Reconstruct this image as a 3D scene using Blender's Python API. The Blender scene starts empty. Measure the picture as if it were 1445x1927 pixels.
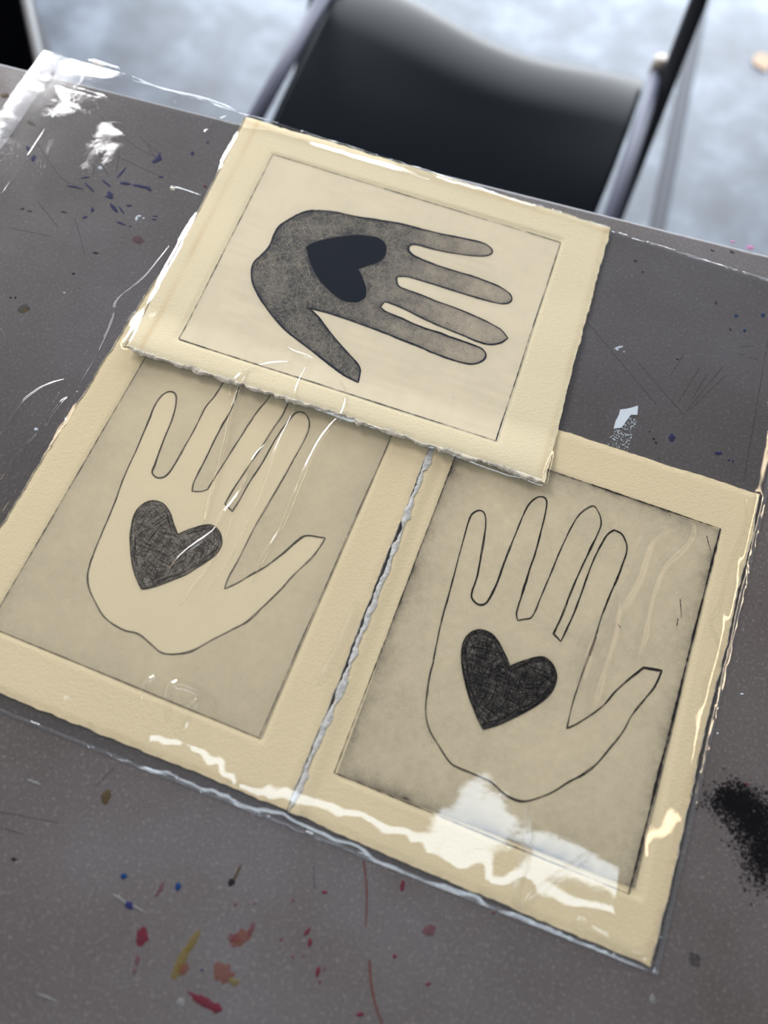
import bpy, math, random
import numpy as np
from mathutils import Vector, Matrix
from mathutils.geometry import delaunay_2d_cdt

random.seed(7)
RNG = np.random.default_rng(11)
S = bpy.context.scene

# ------------------------------------------------------------------ camera
W, H = 1445, 1927
F_PX, PITCH, ROLL, CAM_H = 1483.36, 1.2100, 0.12846, 0.40426
TOP = 0.75                                    # height of the table top above the floor
_cp, _sp = math.cos(PITCH), math.sin(PITCH)
FW = np.array([0, _cp, -_sp]); RT = np.array([1., 0, 0]); UP = np.cross(RT, FW)
R2 = math.cos(ROLL) * RT + math.sin(ROLL) * UP
U2 = -math.sin(ROLL) * RT + math.cos(ROLL) * UP
cam_data = bpy.data.cameras.new('camera')
cam = bpy.data.objects.new('camera', cam_data); S.collection.objects.link(cam)
m = Matrix(((R2[0], U2[0], -FW[0], 0), (R2[1], U2[1], -FW[1], 0), (R2[2], U2[2], -FW[2], TOP + CAM_H), (0, 0, 0, 1)))
cam.matrix_world = m
cam_data.sensor_fit = 'VERTICAL'; cam_data.sensor_height = 36.0; cam_data.sensor_width = 27.0
cam_data.lens = F_PX / H * 36.0
cam_data.clip_start = 0.01
cam_data.dof.use_dof = True; cam_data.dof.focus_distance = 0.445; cam_data.dof.aperture_fstop = 3.6
S.camera = cam

# ------------------------------------------------------------------ world, lights, exposure
world = bpy.data.worlds.new('room_ambience'); S.world = world; world.use_nodes = True
bg = world.node_tree.nodes['Background']
bg.inputs[0].default_value = (0.84, 0.90, 1.0, 1); bg.inputs[1].default_value = 0.11

def area(name, loc, target, sx, sy, power, color):
    l = bpy.data.lights.new(name, 'AREA'); l.shape = 'RECTANGLE'; l.size = sx; l.size_y = sy
    l.energy = power; l.color = color
    o = bpy.data.objects.new(name, l); S.collection.objects.link(o)
    o.location = loc
    o.rotation_euler = (Vector(target) - Vector(loc)).to_track_quat('-Z', 'Y').to_euler()
    return o
area('daylight_doorway', (0.20, 2.20, 0.80), (0.1, 0.3, 0.70), 2.4, 1.5, 190, (0.90, 0.95, 1.0))
area('added_side_fill', (-1.25, 1.50, 1.62), (0.0, 0.4, 0.75), 0.8, 0.6, 45, (0.99, 0.98, 1.0))  # added fill panel out of view, brightens the table from the far left
area('skylight_behind', (0.02, -0.44, 2.20), (0.0, -0.1, 0.75), 1.25, 0.30, 8.4, (0.78, 0.89, 1.0))
area('added_warm_strip_right', (1.28, 0.62, 2.00), (0.1, 0.55, 0.75), 1.1, 0.13, 5.5, (1.0, 0.80, 0.54))  # added unseen strip, gives the film folds warm glints
area('added_warm_strip_left', (-1.28, 0.62, 2.00), (-0.1, 0.55, 0.75), 1.1, 0.13, 5.5, (1.0, 0.80, 0.54))  # its added twin on the left, also unseen
S.view_settings.view_transform = 'Standard'; S.view_settings.look = 'None'
S.view_settings.gamma = 1.0; S.view_settings.use_curve_mapping = False
S.view_settings.exposure = -0.24
S.cycles.transparent_max_bounces = 24
S.cycles.max_bounces = 8
S.cycles.use_denoising = True
S.cycles.sample_clamp_indirect = 4.0

# ------------------------------------------------------------------ helpers
def un(q, z=0.0):
    """pixel of the photograph -> point on the horizontal plane z above the table top"""
    d = FW + R2 * (q[0] - W / 2) / F_PX + U2 * (H / 2 - q[1]) / F_PX
    t = (z - CAM_H) / d[2]
    return np.array([d[0] * t, d[1] * t])
def uns(pts, z=0.0): return np.array([un(p, z) for p in pts])
def zoomed(pts, ox, oy, s): return [(ox + x / s, oy + y / s) for x, y in pts]

def srgb(r, g, b):
    f = lambda c: (c / 255) / 12.92 if c / 255 <= 0.04045 else ((c / 255 + 0.055) / 1.055) ** 2.4
    return (f(r), f(g), f(b), 1)

def mesh_obj(name, verts, faces, mat, parent=None, smooth=False, attr=None, origin=None):
    verts = np.asarray(verts, dtype=float).reshape(-1, 3)
    if origin is None:
        origin = np.array(parent.location) if parent is not None else np.zeros(3)
        if parent is not None and parent.parent is not None: origin = origin + np.array(parent.parent.location)
    me = bpy.data.meshes.new(name)
    me.from_pydata((verts - origin).tolist(), [], [tuple(int(i) for i in f) for f in faces])
    if smooth: me.polygons.foreach_set('use_smooth', [True] * len(me.polygons))
    if mat: me.materials.append(mat)
    if attr is not None:
        for k, a in attr.items():
            at = me.attributes.new(k, 'FLOAT', 'POINT'); at.data.foreach_set('value', np.asarray(a, dtype=np.float32))
    me.update()
    o = bpy.data.objects.new(name, me); S.collection.objects.link(o)
    if parent is not None: o.parent = parent
    else: o.location = origin
    return o

def tag(o, label=None, cat=None, group=None, kind=None):
    if label: o['label'] = label
    if cat: o['category'] = cat
    if group: o['group'] = group
    if kind: o['kind'] = kind
    return o
def empty(name, loc):
    o = bpy.data.objects.new(name, None); S.collection.objects.link(o); o.location = loc
    o.empty_display_size = 0.05
    return o

class MB:
    def __init__(s): s.v = []; s.f = []
    def add(s, v, f):
        b = len(s.v); s.v += [tuple(p) for p in v]; s.f += [tuple(i + b for i in q) for q in f]
    def box(s, c, sz, M=None):
        x, y, z = [a / 2 for a in sz]
        v = [Vector((i * x, j * y, k * z)) for i in (-1, 1) for j in (-1, 1) for k in (-1, 1)]
        if M is not None: v = [M @ p for p in v]
        v = [(p.x + c[0], p.y + c[1], p.z + c[2]) for p in v]
        s.add(v, [(0, 1, 3, 2), (4, 6, 7, 5), (0, 4, 5, 1), (2, 3, 7, 6), (0, 2, 6, 4), (1, 5, 7, 3)])
    def tube(s, pts, r, n=12, cap=True):
        pts = [Vector(p) for p in pts]; rings = []
        for i, p in enumerate(pts):
            d = (pts[min(i + 1, len(pts) - 1)] - pts[max(i - 1, 0)]).normalized()
            a = d.cross(Vector((0, 0, 1)))
            if a.length < 1e-3: a = d.cross(Vector((0, 1, 0)))
            a.normalize(); b = d.cross(a)
            rings.append([p + a * (r * math.cos(2 * math.pi * k / n)) + b * (r * math.sin(2 * math.pi * k / n)) for k in range(n)])
        v = [q for rg in rings for q in rg]; f = []
        for i in range(len(pts) - 1):
            for k in range(n): f.append((i * n + k, i * n + (k + 1) % n, (i + 1) * n + (k + 1) % n, (i + 1) * n + k))
        if cap: f.append(tuple(range(n))[::-1]); f.append(tuple((len(pts) - 1) * n + k for k in range(n)))
        s.add(v, f)
    def build(s, name, mat, parent=None, smooth=False, attr=None, origin=None):
        return mesh_obj(name, s.v, s.f, mat, parent, smooth, attr, origin)

def noise1(x, seed, step):
    r = np.random.default_rng(seed).uniform(-1, 1, 4096)
    t = np.asarray(x) / step; i = np.floor(t).astype(int); f = t - i; f = f * f * (3 - 2 * f)
    return r[i % 4096] * (1 - f) + r[(i + 1) % 4096] * f
def noise2(x, y, seed, sx, sy=None):
    sy = sy or sx
    r = np.random.default_rng(seed).uniform(-1, 1, (256, 256))
    tx = np.asarray(x) / sx; ty = np.asarray(y) / sy
    i = np.floor(tx).astype(int); j = np.floor(ty).astype(int)
    fx = tx - i; fy = ty - j; fx = fx * fx * (3 - 2 * fx); fy = fy * fy * (3 - 2 * fy)
    g = lambda a, b: r[a % 256, b % 256]
    return (g(i, j) * (1 - fx) + g(i + 1, j) * fx) * (1 - fy) + (g(i, j + 1) * (1 - fx) + g(i + 1, j + 1) * fx) * fy
def sstep(a, b, x):
    t = np.clip((x - a) / (b - a), 0, 1); return t * t * (3 - 2 * t)

def catmull(P, closed=True, step=0.0012, sharp=()):
    """smooth curve through traced points; corners in `sharp` stay corners"""
    P = np.asarray(P, float); n = len(P); out = []
    rng = range(n) if closed else range(n - 1)
    for i in rng:
        p1, p2 = P[i], P[(i + 1) % n]
        p0 = P[(i - 1) % n] if (closed or i > 0) else 2 * p1 - p2
        p3 = P[(i + 2) % n] if (closed or i + 2 < n) else 2 * p2 - p1
        if i in sharp: p0 = 2 * p1 - p2
        if (i + 1) % n in sharp: p3 = 2 * p2 - p1
        k = max(2, int(np.linalg.norm(p2 - p1) / step))
        for j in range(k):
            t = j / k
            out.append(0.5 * ((2 * p1) + (-p0 + p2) * t + (2 * p0 - 5 * p1 + 4 * p2 - p3) * t * t + (-p0 + 3 * p1 - 3 * p2 + p3) * t ** 3))
    if not closed: out.append(P[-1])
    return np.array(out)
def inside(x, y, poly):
    r = np.zeros(np.shape(x), bool); n = len(poly)
    for i in range(n):
        x1, y1 = poly[i]; x2, y2 = poly[(i + 1) % n]
        if y1 == y2: continue
        c = ((y1 > y) != (y2 > y)) & (x < (x2 - x1) * (y - y1) / (y2 - y1) + x1)
        r ^= c
    return r
def dist_poly(x, y, poly, closed=True):
    d = np.full(np.shape(x), 1e9); n = len(poly)
    for i in range(n if closed else n - 1):
        a = poly[i]; b = poly[(i + 1) % n]; e = b - a; L2 = max(e @ e, 1e-14)
        t = np.clip(((x - a[0]) * e[0] + (y - a[1]) * e[1]) / L2, 0, 1)
        d = np.minimum(d, (x - a[0] - t * e[0]) ** 2 + (y - a[1] - t * e[1]) ** 2)
    return np.sqrt(d)
def seg_intersect(p, d, q, e):
    A = np.array([[d[0], -e[0]], [d[1], -e[1]]]); s = np.linalg.solve(A, np.array(q) - np.array(p)); return np.array(p) + s[0] * np.array(d)

def ribbon(mb, pts, w, zf, closed=False):
    pts = np.asarray(pts, float); n = len(pts)
    if n < 2: return
    if closed: t = np.roll(pts, -1, 0) - np.roll(pts, 1, 0)
    else: t = np.gradient(pts, axis=0)
    t /= np.maximum(np.linalg.norm(t, axis=1, keepdims=True), 1e-9)
    nn = np.stack([-t[:, 1], t[:, 0]], 1); w = np.broadcast_to(w, (n,))[:, None] / 2
    a = pts + nn * w; b = pts - nn * w
    za, zb = zf(a[:, 0], a[:, 1]), zf(b[:, 0], b[:, 1])
    v = [(a[i, 0], a[i, 1], za[i]) for i in range(n)] + [(b[i, 0], b[i, 1], zb[i]) for i in range(n)]
    f = [(i, n + i, n + i + 1, i + 1) for i in range(n - 1)]
    if closed: f.append((n - 1, 2 * n - 1, n, 0))
    mb.add(v, f)
def fill_poly(poly, zf, inner=0.0):
    """triangulated flat film bounded by poly"""
    n = len(poly)
    res = delaunay_2d_cdt([Vector((p[0], p[1])) for p in poly], [], [list(range(n))], 1, 1e-7)
    v = np.array([(p.x, p.y) for p in res[0]])
    return np.column_stack([v, zf(v[:, 0], v[:, 1])]), [tuple(f) for f in res[2]]

# ------------------------------------------------------------------ materials
def new_mat(name):
    m = bpy.data.materials.new(name); m.use_nodes = True
    nt = m.node_tree; b = nt.nodes['Principled BSDF']
    return m, nt, b
def N(nt, t, **k):
    n = nt.nodes.new(t)
    for a, v in k.items(): setattr(n, a, v)
    return n
def simple(name, col, rough=0.5, metal=0.0, spec=0.5):
    m, nt, b = new_mat(name)
    b.inputs['Base Color'].default_value = col; b.inputs['Roughness'].default_value = rough
    b.inputs['Metallic'].default_value = metal; b.inputs['Specular IOR Level'].default_value = spec
    return m
def coords(nt):
    return N(nt, 'ShaderNodeNewGeometry').outputs['Position']
def noise_node(nt, vec, scale, detail=4, rough=0.55):
    n = N(nt, 'ShaderNodeTexNoise'); n.inputs['Scale'].default_value = scale
    n.inputs['Detail'].default_value = detail; n.inputs['Roughness'].default_value = rough
    nt.links.new(vec, n.inputs['Vector']); return n.outputs['Fac']
def ramp(nt, fac, stops):
    r = N(nt, 'ShaderNodeValToRGB'); e = r.color_ramp.elements
    e[0].position, e[0].color = stops[0]; e[1].position, e[1].color = stops[-1]
    for p, c in stops[1:-1]:
        q = e.new(p); q.color = c
    nt.links.new(fac, r.inputs[0]); return r.outputs[0]
def mix(nt, fac, a, b, blend='MIX'):
    n = N(nt, 'ShaderNodeMix', data_type='RGBA', blend_type=blend)
    for s, v in ((0, fac), (6, a), (7, b)):
        if isinstance(v, (int, float)): n.inputs[s].default_value = v
        elif isinstance(v, tuple): n.inputs[s].default_value = v
        else: nt.links.new(v, n.inputs[s])
    return n.outputs[2]
def math_n(nt, op, a, b=0.0):
    n = N(nt, 'ShaderNodeMath', operation=op)
    for s, v in ((0, a), (1, b)):
        if isinstance(v, (int, float)): n.inputs[s].default_value = v
        else: nt.links.new(v, n.inputs[s])
    return n.outputs[0]
def bump(nt, b, h, strength, dist):
    n = N(nt, 'ShaderNodeBump'); n.inputs['Strength'].default_value = strength; n.inputs['Distance'].default_value = dist
    nt.links.new(h, n.inputs['Height']); nt.links.new(n.outputs[0], b.inputs['Normal'])

PAPER = srgb(234, 222, 190)
def paper_mat(name, col):
    m, nt, b = new_mat(name); p = coords(nt)
    n1 = noise_node(nt, p, 18, 3); n2 = noise_node(nt, p, 900, 3)
    c = mix(nt, n1, tuple(x * 0.95 for x in col[:3]) + (1,), tuple(min(1, x * 1.04) for x in col[:3]) + (1,))
    c = mix(nt, math_n(nt, 'MULTIPLY', n2, 0.12), c, (0.45, 0.38, 0.25, 1))
    at = N(nt, 'ShaderNodeAttribute'); at.attribute_name = 'foxing'      # tan mat-burn along a torn edge
    c = mix(nt, at.outputs['Fac'], c, srgb(205, 170, 118))
    nt.links.new(c, b.inputs['Base Color']); b.inputs['Roughness'].default_value = 0.85
    b.inputs['Specular IOR Level'].default_value = 0.15
    h = math_n(nt, 'ADD', noise_node(nt, p, 700, 4, 0.6), math_n(nt, 'MULTIPLY', noise_node(nt, p, 2200, 2), 0.5))
    bump(nt, b, h, 0.55, 0.00035)
    return m
M_PAPER = paper_mat('rag_paper', PAPER)
M_PAPER_SHADED = paper_mat('rag_paper_shaded', srgb(228, 212, 176))  # same rag paper, with the dimmer near-side light put into its colour
def deckle_mat(name, col):
    m, nt, b = new_mat(name); p = coords(nt)
    n = noise_node(nt, p, 420, 5, 0.7)
    c = ramp(nt, n, [(0.30, tuple(x * 0.62 for x in col[:3]) + (1,)), (0.55, col), (0.8, (0.86, 0.86, 0.84, 1))])
    nt.links.new(c, b.inputs['Base Color']); b.inputs['Roughness'].default_value = 0.9
    bump(nt, b, noise_node(nt, p, 700, 5, 0.7), 0.9, 0.0009); return m
M_DECK_A = deckle_mat('torn_fibres', srgb(208, 200, 184))
M_DECK_B = deckle_mat('torn_fibres_pale', srgb(206, 206, 204))

def tone_mat(name, base, ink, grain=0.14):
    """plate area: paper colour with a thin film of wiped ink given by the 'tone' attribute"""
    m, nt, b = new_mat(name); p = coords(nt)
    at = N(nt, 'ShaderNodeAttribute'); at.attribute_name = 'tone'
    g = math_n(nt, 'SUBTRACT', noise_node(nt, p, 1500, 3, 0.7), 0.5)
    g2 = math_n(nt, 'SUBTRACT', noise_node(nt, p, 260, 4, 0.6), 0.5)
    k = math_n(nt, 'ADD', math_n(nt, 'MULTIPLY', g, grain * 2.2), math_n(nt, 'MULTIPLY', g2, grain * 1.6))
    k = math_n(nt, 'MULTIPLY', k, math_n(nt, 'ADD', math_n(nt, 'MULTIPLY', at.outputs['Fac'], 2.0), 0.15))
    f = math_n(nt, 'ADD', at.outputs['Fac'], k)
    f = math_n(nt, 'MINIMUM', math_n(nt, 'MAXIMUM', f, 0.0), 1.0)
    c = mix(nt, f, base, ink)
    nt.links.new(c, b.inputs['Base Color']); b.inputs['Roughness'].default_value = 0.8
    b.inputs['Specular IOR Level'].default_value = 0.15
    bump(nt, b, noise_node(nt, p, 900, 4, 0.6), 0.35, 0.0002)
    return m
M_TONE_A = tone_mat('plate_tone_clean', srgb(229, 217, 190), (0.09, 0.08, 0.08, 1))
M_TONE_B = tone_mat('plate_tone_dark', srgb(228, 214, 182), (0.055, 0.046, 0.042, 1), 0.20)
M_TONE_C = tone_mat('plate_tone_wiped', srgb(229, 214, 180), (0.10, 0.10, 0.10, 1), 0.12)
def ink_mat(name, col, alpha=1.0, rough=0.6, var=0.35):
    m, nt, b = new_mat(name); p = coords(nt)
    n = noise_node(nt, p, 1300, 3, 0.7)
    c = mix(nt, n, tuple(x * (1 - var) for x in col[:3]) + (1,), tuple(min(1, x * (1 + var)) for x in col[:3]) + (1,))
    nt.links.new(c, b.inputs['Base Color']); b.inputs['Roughness'].default_value = rough
    b.inputs['Specular IOR Level'].default_value = 0.06
    if alpha < 1:
        a = math_n(nt, 'MULTIPLY', n, alpha * 2)
        nt.links.new(math_n(nt, 'MINIMUM', a, 1.0), b.inputs['Alpha'])
    return m
M_INK_NAVY = ink_mat('ink_blue_black', (0.016, 0.019, 0.032, 1))
M_INK_B = ink_mat('ink_black', (0.014, 0.011, 0.011, 1))
M_INK_C = ink_mat('ink_brown_grey', (0.090, 0.075, 0.066, 1))
M_BURR = ink_mat('ink_burr', (0.05, 0.048, 0.05, 1), 0.22)
M_BURR_SOFT = ink_mat('ink_burr_soft', (0.06, 0.055, 0.05, 1), 0.10)
M_HEART_A = ink_mat('ink_solid_navy', (0.0030, 0.0065, 0.0150, 1), 1, 0.65, 0.5)
M_HEART_B = ink_mat('ink_hatched_ground_dark', (0.150, 0.135, 0.115, 1), 1, 0.7, 0.6)
M_HEART_C = ink_mat('ink_hatched_ground_grey', (0.26, 0.235, 0.195, 1), 1, 0.7, 0.55)
M_HATCH_LT = ink_mat('ink_scraped_light', (0.03, 0.036, 0.05, 1), 0.4)
M_HAIR = ink_mat('scratch_light', (0.42, 0.38, 0.31, 1), 0.75, var=.15)
M_HAIR_DK = ink_mat('scratch_dark', (0.035, 0.035, 0.038, 1), 0.55)
def hand_fill_mat():
    m, nt, b = new_mat('ink_scratched_grey'); p = coords(nt)
    n1 = noise_node(nt, p, 75, 5, 0.65); n2 = noise_node(nt, p, 1100, 4, 0.75)
    at = N(nt, 'ShaderNodeAttribute'); at.attribute_name = 'tone'
    f = math_n(nt, 'ADD', at.outputs['Fac'], math_n(nt, 'ADD', math_n(nt, 'MULTIPLY', math_n(nt, 'SUBTRACT', n1, 0.5), 0.9), math_n(nt, 'MULTIPLY', math_n(nt, 'SUBTRACT', n2, 0.5), 0.8)))
    c = ramp(nt, f, [(0.0, srgb(196, 184, 160)), (0.45, srgb(158, 149, 134)), (0.75, srgb(114, 109, 102)), (1.0, srgb(66, 66, 68))])
    nt.links.new(c, b.inputs['Base Color']); b.inputs['Roughness'].default_value = 0.75
    b.inputs['Specular IOR Level'].default_value = 0.15
    return m
M_HANDFILL = hand_fill_mat()

def table_mat():
    m, nt, b = new_mat('worn_grey_linoleum'); p = coords(nt)
    n1 = noise_node(nt, p, 5, 5, 0.6); n2 = noise_node(nt, p, 26, 4, 0.6); n3 = noise_node(nt, p, 520, 4, 0.75)
    c = ramp(nt, n1, [(0.33, srgb(80, 74, 74)), (0.52, srgb(95, 90, 92)), (0.70, srgb(108, 106, 112))])
    c = mix(nt, math_n(nt, 'MULTIPLY', n2, 0.35), c, srgb(88, 80, 74))
    sp = ramp(nt, n3, [(0.54, (0, 0, 0, 1)), (0.72, (1, 1, 1, 1))])
    c = mix(nt, math_n(nt, 'MULTIPLY', sp, 0.35), c, srgb(172, 166, 162))
    n4 = noise_node(nt, p, 900, 2)
    dk = ramp(nt, n4, [(0.30, (1, 1, 1, 1)), (0.42, (0, 0, 0, 1))])
    c = mix(nt, math_n(nt, 'MULTIPLY', dk, 0.35), c, srgb(48, 44, 46))
    nt.links.new(c, b.inputs['Base Color'])
    b.inputs['Specular IOR Level'].default_value = 0.28
    r = ramp(nt, n2, [(0.3, (0.42, 0.42, 0.42, 1)), (0.7, (0.6, 0.6, 0.6, 1))]); nt.links.new(r, b.inputs['Roughness'])
    bump(nt, b, n3, 0.25, 0.0003); return m
M_TABLE = table_mat()
def concrete_mat():
    m, nt, b = new_mat('pale_concrete'); p = coords(nt)
    n1 = noise_node(nt, p, 7.5, 5, 0.62); n2 = noise_node(nt, p, 2.2, 3)
    c = ramp(nt, n1, [(0.36, srgb(44, 51, 60)), (0.50, srgb(64, 72, 83)), (0.64, srgb(92, 101, 113))])
    c = mix(nt, math_n(nt, 'MULTIPLY', n2, 0.35), c, srgb(72, 76, 88))
    nt.links.new(c, b.inputs['Base Color']); b.inputs['Roughness'].default_value = 0.6
    bump(nt, b, n1, 0.2, 0.004); return m
M_CONC = concrete_mat()
M_SUNK_STRIP = simple('sunk_strip', srgb(58, 61, 68), 0.8)
M_EDGE = simple('edge_band_grey', srgb(112, 112, 116), 0.6, 0, .2)
M_STEEL = simple('grey_tube_steel', srgb(66, 68, 84), 0.6, 0.0, 0.15)
M_DARKSTEEL = simple('dark_tube_steel', srgb(50, 52, 58), 0.4, 0.5)
M_SEAT = simple('black_moulded_plastic', (0.0008, 0.0022, 0.0045, 1), 0.28, 0, 0.03)
M_BIN = simple('black_bin_plastic', (0.006, 0.007, 0.010, 1), 0.5)
M_WOODY = simple('cream_scrap', srgb(140, 118, 98), 0.8)
M_RIVET = simple('rivet_metal', srgb(120, 112, 104), 0.55, 0.3)

def film_mat(name, boost, rough=0.03, haze=0.0, tint=(0.985, 0.985, 0.985, 1), bumpy=True, cap=0.22):
    m = bpy.data.materials.new(name); m.use_nodes = True; nt = m.node_tree
    nt.nodes.remove(nt.nodes['Principled BSDF']); out = nt.nodes['Material Output']
    tr = N(nt, 'ShaderNodeBsdfTransparent'); tr.inputs[0].default_value = tint
    gl = N(nt, 'ShaderNodeBsdfGlossy'); gl.inputs['Roughness'].default_value = rough
    fr = N(nt, 'ShaderNodeFresnel'); fr.inputs['IOR'].default_value = 1.5
    if bumpy:
        n = noise_node(nt, coords(nt), 160, 5, 0.65)
        bp = N(nt, 'ShaderNodeBump'); bp.inputs['Strength'].default_value = 0.12; bp.inputs['Distance'].default_value = 0.0006
        nt.links.new(n, bp.inputs['Height']); nt.links.new(bp.outputs[0], gl.inputs['Normal'])
    f = math_n(nt, 'MINIMUM', math_n(nt, 'MULTIPLY', fr.outputs[0], boost), cap)
    mx = N(nt, 'ShaderNodeMixShader'); nt.links.new(f, mx.inputs[0]); nt.links.new(tr.outputs[0], mx.inputs[1]); nt.links.new(gl.outputs[0], mx.inputs[2])
    last = mx.outputs[0]
    if haze > 0:
        df = N(nt, 'ShaderNodeBsdfDiffuse'); df.inputs[0].default_value = (0.8, 0.84, 0.92, 1)
        m2 = N(nt, 'ShaderNodeMixShader'); m2.inputs[0].default_value = haze
        nt.links.new(last, m2.inputs[1]); nt.links.new(df.outputs[0], m2.inputs[2]); last = m2.outputs[0]
    nt.links.new(last, out.inputs[0]); return m
M_FILM = film_mat('clear_film', 2.3, 0.035, 0.004, cap=0.17)
M_FILM_LOW = film_mat('clear_film_under', 1.0, 0.08, 0.006, bumpy=False)
M_CREASE = film_mat('clear_film_caustic_crease', 1.6, 0.10, 0.0, (1, 1, 1, 1), bumpy=False, cap=0.09)
M_CAUSTIC_CREASE_W = film_mat('clear_film_soft_caustic_crease', 2.2, 0.32, 0.0, (1, 1, 1, 1), bumpy=False, cap=0.10)
M_SEAL = film_mat('clear_film_seal', 2.6, 0.10, 0.06, cap=0.18)
M_STRIP = film_mat('adhesive_strip_film', 2.0, 0.22, 0.16, cap=0.07)

# ------------------------------------------------------------------ floor
def grid_plane(x0, x1, y0, y1, z, n=2):
    return [(x0, y0, z), (x1, y0, z), (x1, y1, z), (x0, y1, z)], [(0, 1, 2, 3)]
fl = MB(); jp = un((1240, 410), -TOP); jq = un((1320, 0), -TOP); jd = (jq - jp) / np.linalg.norm(jq - jp); jn = np.array([jd[1], -jd[0]])
ja, jb = jp - jd * 4.6, jp + jd * 3.4; hw = 0.015
far = 4.5
L1, L2, R1, R2_ = ja - jn * hw, jb - jn * hw, ja + jn * hw, jb + jn * hw
v = [(L1[0], L1[1], 0), (L2[0], L2[1], 0), (L2[0] - far, L2[1], 0), (L1[0] - far, L1[1], 0),
     (R1[0], R1[1], 0), (R2_[0], R2_[1], 0), (R2_[0] + far, R2_[1], 0), (R1[0] + far, R1[1], 0),
     (L1[0], L1[1], -.006), (L2[0], L2[1], -.006), (R1[0], R1[1], -.006), (R2_[0], R2_[1], -.006)]
f = [(0, 1, 2, 3), (4, 7, 6, 5), (0, 8, 9, 1), (4, 5, 11, 10)]
floor = mesh_obj('floor', v, f, M_CONC); tag(floor, 'mottled pale blue-grey concrete floor under the table and chair', kind='structure')
jt = mesh_obj('sunk_strip', [(L1[0], L1[1], -.006), (R1[0], R1[1], -.006), (R2_[0], R2_[1], -.006), (L2[0], L2[1], -.006)], [(0, 1, 2, 3)], M_SUNK_STRIP, floor)  # darker strip set slightly below the floor surface
tag(jt, 'dark straight strip sunk in the floor')

# ------------------------------------------------------------------ table
EDGE_ANG = math.atan(-0.1503)
ex = np.array([math.cos(EDGE_ANG), math.sin(EDGE_ANG)]); ey = np.array([-ex[1], ex[0]])
E0 = np.array([0.0, 0.4368 - 0.1503 * 0.2958])
table = empty('work_table', (E0[0] - ey[0] * .36, E0[1] - ey[1] * .36, 0))
tag(table, 'work table with a worn, scratched and paint-flecked grey linoleum top', 'table')
RM = Matrix.Rotation(EDGE_ANG, 4, 'Z')
def tloc(a, b, z): p = E0 + ex * a + ey * b; return (p[0], p[1], z)
TX0, TX1, TD = -0.78, 0.70, 0.72
# linoleum sheet with a slightly chipped far edge
n = 300; xs = np.linspace(TX0, TX1, n)
ch = np.clip(noise1(xs, 3, 0.012) * 0.5 + noise1(xs, 4, 0.004) * 0.4 - 0.15, 0, 1) * 0.0028
v = []
for i in range(n):
    for zz in (TOP, TOP - 0.002): v.append(tloc(xs[i], -ch[i], zz))
for i in range(n):
    for zz in (TOP, TOP - 0.002): v.append(tloc(xs[i], -TD, zz))
f = []
for i in range(n - 1):
    f += [(2 * i, 2 * n + 2 * i, 2 * n + 2 * i + 2, 2 * i + 2), (2 * i, 2 * i + 2, 2 * i + 3, 2 * i + 1),
          (2 * i + 1, 2 * i + 3, 2 * n + 2 * i + 3, 2 * n + 2 * i + 1), (2 * n + 2 * i, 2 * n + 2 * i + 1, 2 * n + 2 * i + 3, 2 * n + 2 * i + 2)]
mesh_obj('linoleum_top', v, f, M_TABLE, table)
b = MB(); c = tloc((TX0 + TX1) / 2, -TD / 2, TOP - 0.0145); b.box(c, (TX1 - TX0, TD, 0.025), RM); b.build('top_board', simple('board_core', srgb(120, 110, 100), .7), table)
b = MB()   # rounded pale edging, a touch lower than the sheet
prof = [(0.0, -0.0008), (0.0024, -0.0012), (0.0040, -0.003), (0.0044, -0.006), (0.0044, -0.024), (0.0, -0.026)]
vv = [tloc(x, p[0], TOP + p[1]) for x in (TX0, TX1) for p in prof]; k = len(prof)
b.add(vv, [(i, i + 1, k + i + 1, k + i) for i in range(k - 1)]); b.build('edge_band', M_EDGE, table, True)
for a, bb in ((TX0 + .06, -.07), (TX1 - .06, -.07), (TX0 + .06, -TD + .06), (TX1 - .06, -TD + .06)):
    b = MB(); b.box(tloc(a, bb, (TOP - .06) / 2), (.035, .035, TOP - .06), RM); lg = b.build('leg', M_DARKSTEEL, table)
b = MB()
for bb in (-.07, -TD + .06): b.box(tloc((TX0 + TX1) / 2, bb, TOP - .045), (TX1 - TX0 - .10, .025, .035), RM)
for a in (TX0 + .06, TX1 - .06): b.box(tloc(a, -TD / 2, TOP - .045), (.025, TD - .12, .035), RM)
b.build('apron', M_DARKSTEEL, table)

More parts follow.
